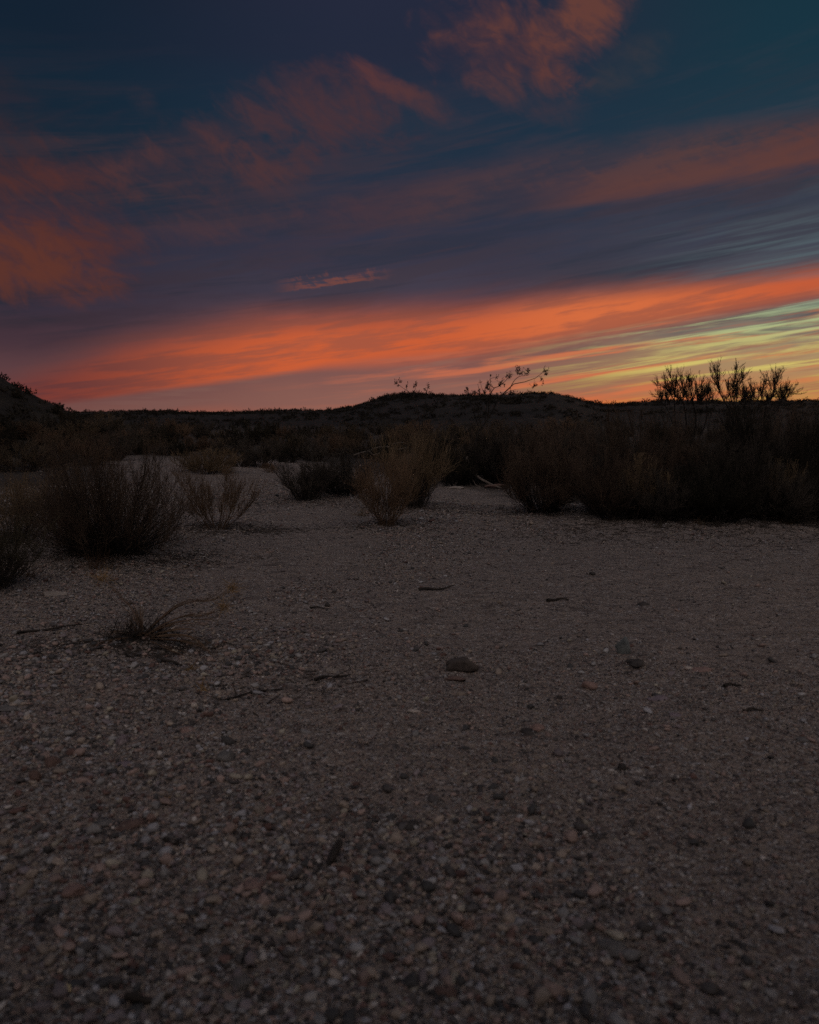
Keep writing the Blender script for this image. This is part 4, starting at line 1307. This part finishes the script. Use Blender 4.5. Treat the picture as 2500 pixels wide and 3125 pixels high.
stones = [
    # px, foot, width px, height px, kind, label
    (1412, 2058, 98, 60, 'brown', 'rounded brown stone, largest on the open gravel near centre'),
    (1388, 2076, 78, 12, 'red', 'thin dark red slab lying just below the rounded brown stone'),
    (1900, 2012, 42, 88, 'blue', 'upright blue-grey knobbly stone beside a black one'),
    (1938, 2034, 74, 30, 'dark', 'black flat stone at the foot of the blue-grey upright one'),
    (175, 1820, 82, 26, 'pale', 'flat pale slab at left edge near the dim cut-off shrub'),
    (594, 2164, 26, 22, 'white', 'bright off-white pebble below the dry orange tuft'),
    (2014, 2138, 66, 20, 'purple', 'flat pale mauve stone, larger of the two mauve ones at right'),
    (2060, 2186, 38, 16, 'purple', 'small mauve stone below the larger flat mauve one'),
    (1800, 2108, 46, 34, 'pink', 'domed pinkish stone between brown stone and mauve flat stone'),
    (1707, 2138, 22, 20, 'dark', 'small round black stone left of the domed pinkish one'),
    (2100, 2042, 26, 12, 'white', 'small white flat stone right of the black flat one'),
    (2142, 2050, 60, 18, 'pink', 'long flat pink stone beside the small white flat one'),
    (1616, 2240, 56, 22, 'dark', 'dark wedge stone below the domed pinkish stone'),
    (1640, 2232, 44, 26, 'pink', 'blunt pink stone leaning on the dark wedge stone'),
    (1018, 2650, 66, 104, 'dark', 'dark flat cobble tilted up on edge in the front gravel'),
    (776, 2712, 76, 30, 'pink', 'long pink stone lower left of the dark cobble tilted on edge'),
    (195, 3032, 40, 26, 'yellow', 'bright yellowish pebble near the bottom left corner'),
    (402, 2524, 78, 34, 'red', 'dull maroon stone beside a red-and-white one, left front'),
    (462, 2516, 32, 38, 'pink', 'small rosy stone touching the dull maroon one'),
    (790, 2490, 44, 38, 'pale', 'pale blunt stone in the front gravel, left of centre'),
    (820, 2482, 34, 26, 'pink', 'pink pebble tucked behind the pale blunt stone'),
    (372, 2276, 38, 36, 'purple', 'mauve cube-like stone in the coarse gravel at left'),
    (392, 2336, 60, 16, 'purple', 'flat mauve flake below the mauve cube-like stone'),
    (690, 2328, 56, 42, 'grey', 'dark grey lump in coarse gravel left of centre'),
    (162, 2342, 52, 36, 'red', 'red-brown stone in the coarse gravel at far left'),
    (105, 2392, 36, 44, 'red', 'dark red angular stone lower left of the red-brown one'),
    (315, 2522, 60, 28, 'grey', 'flat grey stone left of the dull maroon one'),
    (222, 2742, 66, 44, 'pink', 'tan-pink rounded stone at left in the dark front gravel'),
    (1242, 2525, 70, 24, 'dark', 'dark flat stone in the front gravel right of centre'),
    (1430, 2838, 40, 40, 'pink', 'pink angular stone in front gravel, lower middle'),
    (2452, 2262, 46, 18, 'grey', 'dark grey stone at right edge of the gravel'),
    (1900, 2355, 36, 24, 'dark', 'black pebble in right half of the front gravel'),
    (1890, 2910, 96, 40, 'grey', 'broad dark grey stone low in the right front gravel'),
    (1362, 3044, 64, 40, 'red', 'brick-red stone near the bottom, centre right'),
    (740, 3018, 60, 44, 'grey', 'dull grey stone near the bottom, left of centre'),
    (30, 2168, 70, 22, 'grey', 'flat grey stone at left edge above the coarse gravel'),
    (570, 2235, 60, 24, 'pink', 'dusty pink stone left of the bright off-white pebble'),
    (1015, 2052, 48, 16, 'pale', 'pale chip in a dark patch left of the rounded brown stone'),
    (1260, 2172, 44, 10, 'white', 'thin whitish splinter below left of the rounded brown stone'),
    (1960, 1850, 40, 18, 'dark', 'small dark stone in the upper right gravel'),
    (1808, 1757, 24, 14, 'dark', 'tiny dark stone far back on the right gravel'),
    (1000, 1856, 18, 16, 'dark', 'tiny black stone beside the thin twig, centre left'),
    (1390, 1494, 52, 18, 'pale', 'pale pinkish rock on the crest of the gravel bank'),
    (1506, 1494, 70, 30, 'red', 'reddish lump at the foot of the bleached roots'),
]
for i, (px, foot, w, h, kind, label) in enumerate(stones):
    p = at(px, foot - h * 0.2)
    sc_ = np.linalg.norm(p - np.array([0, 0, EYE])) / FPX
    W, Hh = w * sc_ / 2, h * sc_ / 2
    flat = h < 0.5 * w
    dep = W * (0.8 if flat else 0.75)
    Hh = max(Hh * (0.62 if flat else 0.85), W * 0.16)
    if i == 14:                                       # a flat cobble tilted up on its edge
        W, dep, Hh = W * 0.42, W * 1.0, Hh * 1.15
    v_, f_ = rock_mesh(300 + i, (W, dep, Hh), 9 if kind != 'brown' else 4, 3)
    o = mesh_object('stone', v_, f_, RM[kind], None, kind in ('brown', 'purple'))
    o.location = tuple(p + np.array([0, 0, Hh * (0.28 if flat else 0.45)]))
    o.rotation_euler = (float(rng.uniform(-0.15, 0.15)), float(rng.uniform(-0.15, 0.15)) if i != 14 else 0.42, float(rng.uniform(-0.4, 0.4)) if i != 14 else -0.25)
    tag(o, label, 'stone', 'stones lying on the gravel')


def stick(pts_px, r, label, mat, lift=0.006, name='stick', forks=0, seed=0):
    g = np.random.default_rng(900 + seed)
    P3 = [at(px, py) for px, py in pts_px]
    p0 = P3[0].copy()
    P3 = [p - p0 + np.array([0, 0, lift + r * 0.6]) for p in P3]
    P = resample(P3, 18)
    P[:, 2] += 0.004 * np.sin(np.linspace(0, 7, 18) + seed)
    b = Bag()
    b.add(*tubes(P[None], (np.linspace(1, 0.45, 18) * (1 + 0.15 * g.normal(size=18)))[None] * r, 6))
    for q in range(forks):
        k = int(g.integers(4, 14))
        d = unit(P[k + 1] - P[k]) + g.normal(0, 0.5, 3) * np.array([1, 1, 0.3])
        F_ = grow(P[k][None], d[None], np.array([g.uniform(0.05, 0.14)]), 6, 0.05, 0.12, g)
        b.add(*tubes(F_, np.linspace(0.6, 0.25, 6)[None] * r, 5))
    o = b.build(name, mat, None, True)
    o.location = tuple(p0)
    return tag(o, label, 'stick', 'fallen sticks on the gravel')

stick([(1278, 1805), (1310, 1802), (1345, 1801), (1385, 1793)], 0.010, 'dark bent stick alone on open gravel near image centre', MAT_DARKSTEM, seed=1)
stick([(52, 1938), (130, 1926), (190, 1920), (252, 1912)], 0.008, 'long thin stick with a side fork, left of the stubby plant', MAT_DARKSTEM, forks=2, seed=2)
stick([(482, 2015), (510, 2028), (532, 2034), (555, 2040)], 0.010, 'short curved black stick just below the stubby plant', MAT_DARKSTEM, lift=0.012, seed=3)
stick([(690, 2138), (740, 2126), (800, 2116), (865, 2108)], 0.0055, 'dark stick lying below the orange dry tuft', MAT_DARKSTEM, forks=1, seed=4)
stick([(945, 1858), (975, 1860), (1003, 1861)], 0.006, 'thin twig beside a tiny black stone, centre left', MAT_DARKSTEM, seed=5)
stick([(960, 2080), (1000, 2072), (1070, 2066)], 0.007, 'crooked dark twig in the dark patch left of brown stone', MAT_DARKSTEM, forks=1, seed=6)
stick([(385, 3060), (450, 3066), (525, 3058)], 0.010, 'black stick half sunk in gravel at the very bottom', MAT_DARKSTEM, seed=7)
stick([(500, 2575), (530, 2582), (565, 2588)], 0.006, 'short dark twig in the front gravel at left', MAT_DARKSTEM, seed=8)
stick([(1670, 1838), (1710, 1834), (1735, 1836)], 0.012, 'short dark stick right of centre on upper gravel', MAT_DARKSTEM, seed=9)
stick([(840, 2640), (872, 2622), (900, 2604)], 0.004, 'pale tan twig beside the dark cobble tilted on edge', MAT_BLEACH, seed=10)
stick([(2270, 2176), (2300, 2172), (2330, 2172)], 0.008, 'short grey stick at right in mid gravel', MAT_STEM, seed=11)
stick([(2210, 2100), (2240, 2096), (2262, 2098)], 0.008, 'short stick above the grey one at right', MAT_DARKSTEM, seed=12)

# --- bleached roots and fallen limbs under the hollow
rt = at(1455, 1478)
root = empty('dead_root', rt, 'bleached fallen roots sprawling down the gravel bank below the dark hollow', 'dead wood')
for i, (pts, r0) in enumerate([([(1425, 1395), (1436, 1430), (1462, 1458), (1495, 1476), (1530, 1490)], 0.035),
                               ([(1430, 1420), (1440, 1455), (1452, 1480), (1468, 1486)], 0.02),
                               ([(1440, 1432), (1434, 1466), (1438, 1484)], 0.016),
                               ([(1450, 1462), (1465, 1478), (1468, 1490)], 0.012),
                               ([(1436, 1470), (1410, 1474), (1385, 1478)], 0.012)]):
    b = Bag()
    P3 = [at_depth(px, py, rt[1] - 0.15 * (k - 1)) - rt for k, (px, py) in enumerate(pts)]
    limb(b, P3, r0, r0 * 0.45, 14, 7)
    b.build('root_limb', MAT_BLEACH, root, True)
db = at(1150, 1400)
deadb = empty('dead_branch', db, 'pale bare dead branches lying in brush behind the centre clump', 'dead wood')
for pts in ([(1078, 1390), (1100, 1382), (1125, 1376), (1148, 1366), (1180, 1362)], [(1100, 1382), (1088, 1400), (1084, 1410)], [(1125, 1376), (1140, 1388), (1160, 1382)],
            [(1180, 1362), (1210, 1372), (1240, 1366)], [(1190, 1358), (1225, 1350), (1250, 1358)]):
    b = Bag()
    P3 = [at_depth(px, py, db[1] - 6 + 0.1 * k) - db for k, (px, py) in enumerate(pts)]
    limb(b, P3, 0.018, 0.009, 10, 5)
    b.build('limb', MAT_BLEACH, deadb, True)

# --- stubby plant with trailing stalks
sp = at(430, 1950)
plant = empty('stubby_plant', sp, 'stubby dark half-dead plant with long stalks leaning right, left foreground', 'plant')
g = np.random.default_rng(77)
k_ = sp[1] / FPX
b = Bag()
st = grow(g.normal(0, 0.04, (150, 3)) * np.array([1.6, 1, 0]), g.normal(0, 0.6, (150, 3)) + np.array([0.15, 0, 0.75]), g.uniform(0.06, 0.20, 150), 6, -0.2, 0.16, g)
b.add(*tubes(st, np.linspace(1, 0.4, 6)[None] * g.uniform(0.0012, 0.0040, (150, 1)), 4))
b.build('crown', MAT_DARKSTEM, plant)


def stalk(px, bag, r=0.0028, dy=0.0):
    P3 = [at_depth(x, y, sp[1] + dy * t) - sp for (x, y), t in zip(px, np.linspace(0, 1, len(px)))]
    return limb(bag, P3, r, r * 0.4, 16, 4)

b, t = Bag(), Bag()
tips = []
for px, dy in (([(440, 1935), (490, 1890), (540, 1852), (590, 1836), (640, 1834), (675, 1815), (705, 1795)], 0.15),
               ([(445, 1938), (500, 1905), (560, 1880), (620, 1878), (680, 1852)], 0.0),
               ([(445, 1940), (520, 1905), (590, 1892), (650, 1890)], -0.1),
               ([(450, 1942), (520, 1925), (580, 1918), (600, 1930)], -0.15),
               ([(450, 1945), (520, 1938), (580, 1945), (620, 1970), (645, 2000)], -0.3),
               ([(450, 1948), (530, 1955), (600, 1968), (635, 1995)], -0.35),
               ([(440, 1935), (420, 1890), (395, 1850), (350, 1805), (318, 1765)], 0.2),
               ([(436, 1935), (415, 1895), (400, 1865)], 0.1), ([(438, 1930), (430, 1880), (428, 1840)], 0.1),
               ([(420, 1946), (365, 1950), (320, 1962), (285, 1980)], -0.1), ([(425, 1940), (375, 1926), (335, 1930)], 0.1), ([(445, 1950), (500, 1975), (560, 2000)], -0.25),
               ([(430, 1940), (408, 1905), (392, 1890)], 0.0)):
    stalk(px, b, 0.0044, dy); tips.append((px[-1], dy))
    for _ in range(4):
        jx, jy = g.normal(0, 24), g.normal(0, 14)
        stalk([(x + jx * k / len(px), y + jy * k / len(px)) for k, (x, y) in enumerate(px)], b, 0.0026, dy + g.normal(0, 0.08))
b.build('stalk', MAT_RUST, plant)
for (px, py), dy in (tips[0], tips[6], tips[1]):
    t = Bag()
    c = at_depth(px, py, sp[1] + dy) - sp
    P_ = grow(c + g.normal(0, 0.012, (60, 3)), g.normal(0, 0.6, (60, 3)) + np.array([0.3 if px > 500 else -0.3, 0, 0.25]), g.uniform(0.03, 0.10, 60), 4, 0.0, 0.12, g)
    t.add(*tubes(P_, np.linspace(1, 0.5, 4)[None] * np.full((60, 1), 0.0011), 3))
    t.build('seed_head', MAT_STRAW, plant)

# --- small dry grass tufts, each its own thing
def tuft(px, py, hpx, n, label, seed, mat=MAT_STRAW, lean=(0, 0)):
    g = np.random.default_rng(seed)
    p = at(px, py)
    h = hpx * p[1] / FPX
    d = g.normal(0, 0.55, (n, 3)) + np.array([lean[0], lean[1], 0.8])
    P_ = grow(g.normal(0, h * 0.16, (n, 3)) * np.array([1, 1, 0]), d, h * g.uniform(0.5, 1.15, n), 5, -0.25, 0.12, g)
    o_ = Bag()
    o_.add(*tubes(P_, np.linspace(1, 0.35, 5)[None] * np.full((n, 1), max(0.0012, h * 0.008)), 3))
    o = o_.build('grass_tuft', mat)
    o.location = tuple(p)
    return tag(o, label, 'grass tuft', 'small dry grass tufts')

tuft(572, 2045, 40, 46, 'flattened orange straw tuft right of the short curved black stick', 1, MAT_STRAW, (1.2, -0.2))
tuft(622, 2110, 48, 22, 'thin orange straw wisp above the dark stick, left', 2, MAT_STRAW, (-0.3, 0))
tuft(300, 1735, 95, 60, 'rusty upright straw tuft at front foot of big dark shrub', 3, MAT_RUST)
tuft(90, 1760, 60, 50, 'small rust wisp between dim cut-off shrub and big dark shrub', 4, MAT_RUST)
tuft(2135, 1600, 45, 40, 'straw wisp at the foot of thicket, left one', 5, MAT_TAN)
tuft(2410, 1600, 50, 40, 'straw wisp at foot of thicket near right edge', 6, MAT_TAN)
tuft(1850, 1540, 45, 40, 'small straw tuft beside the round bowl-shaped shrub', 7, MAT_STRAW)
tuft(1105, 1575, 60, 40, 'pale straw wisp left of the rusty broom', 8, MAT_TAN)
tuft(1530, 1555, 30, 40, 'dark scrubby tuft at left foot of the bowl-shaped shrub', 9, MAT_DARKSTEM)
tuft(510, 2440, 40, 12, 'few orange grass blades in front gravel', 10, MAT_STRAW)

for q, (px, py, hh_) in enumerate([(1795, 1572, 40), (1868, 1592, 46), (1945, 1598, 36), (2010, 1604, 52), (2085, 1600, 40), (2190, 1608, 54), (2262, 1602, 38), (2330, 1610, 48), (2465, 1606, 44), (2498, 1612, 50)]):
    o = tuft(px, py, hh_, 44, 'grey dry weed tuft along the ragged foot of the dark thicket', 40 + q, MAT_GREY)
    o['group'] = 'grey weeds along the foot of the thicket'

# --- twig litter (uncountable) under the shrubs and along drift lines
g = np.random.default_rng(123)
spots = [(345, 1690, 1.0, 900), (665, 1614, 0.8, 700), (1185, 1605, 0.5, 320), (1655, 1562, 0.6, 420), (30, 1660, 0.8, 300), (430, 1968, 0.38, 260), (560, 1985, 0.25, 90), (250, 1968, 0.4, 130),
         (925, 1532, 0.8, 380), (1270, 1552, 0.5, 220), (1950, 1585, 1.0, 500), (2250, 1588, 1.1, 500), (2450, 1590, 0.8, 300), (840, 1620, 0.7, 200), (2250, 1625, 2.0, 1000), (1880, 1612, 1.2, 420), (1640, 1640, 1.2, 160), (1380, 1560, 0.8, 160), (500, 1700, 0.8, 260), (980, 2075, 0.3, 40), (720, 2125, 0.35, 30)]  # broad spreads before the thicket added to darken its shadowed foot
PB, LB = [], []
for px, py, rad, n in spots:
    p = at(px, py)
    x = p[0] + g.normal(0, rad * 0.55, n); y = p[1] + g.normal(0, rad * 0.28, n)
    z = ground_z(x, y) + 0.004
    PB.append(np.stack([x, y, z], 1)); LB.append(g.uniform(0.02, 0.13, n))
PB, LB = np.concatenate(PB), np.concatenate(LB)
dd = g.normal(size=(len(PB), 3)) * np.array([1, 1, 0.14])
lit = grow(PB, dd, LB, 4, 0.0, 0.10, g)
lb = Bag()
lb.add(*tubes(lit, np.linspace(1, 0.6, 4)[None] * g.uniform(0.0012, 0.0042, (len(PB), 1)), 3))
o = lb.build('plant_litter', MAT_STEM)
tag(o, 'dark broken twigs littering the sand around the shrub feet', 'litter', kind='stuff')
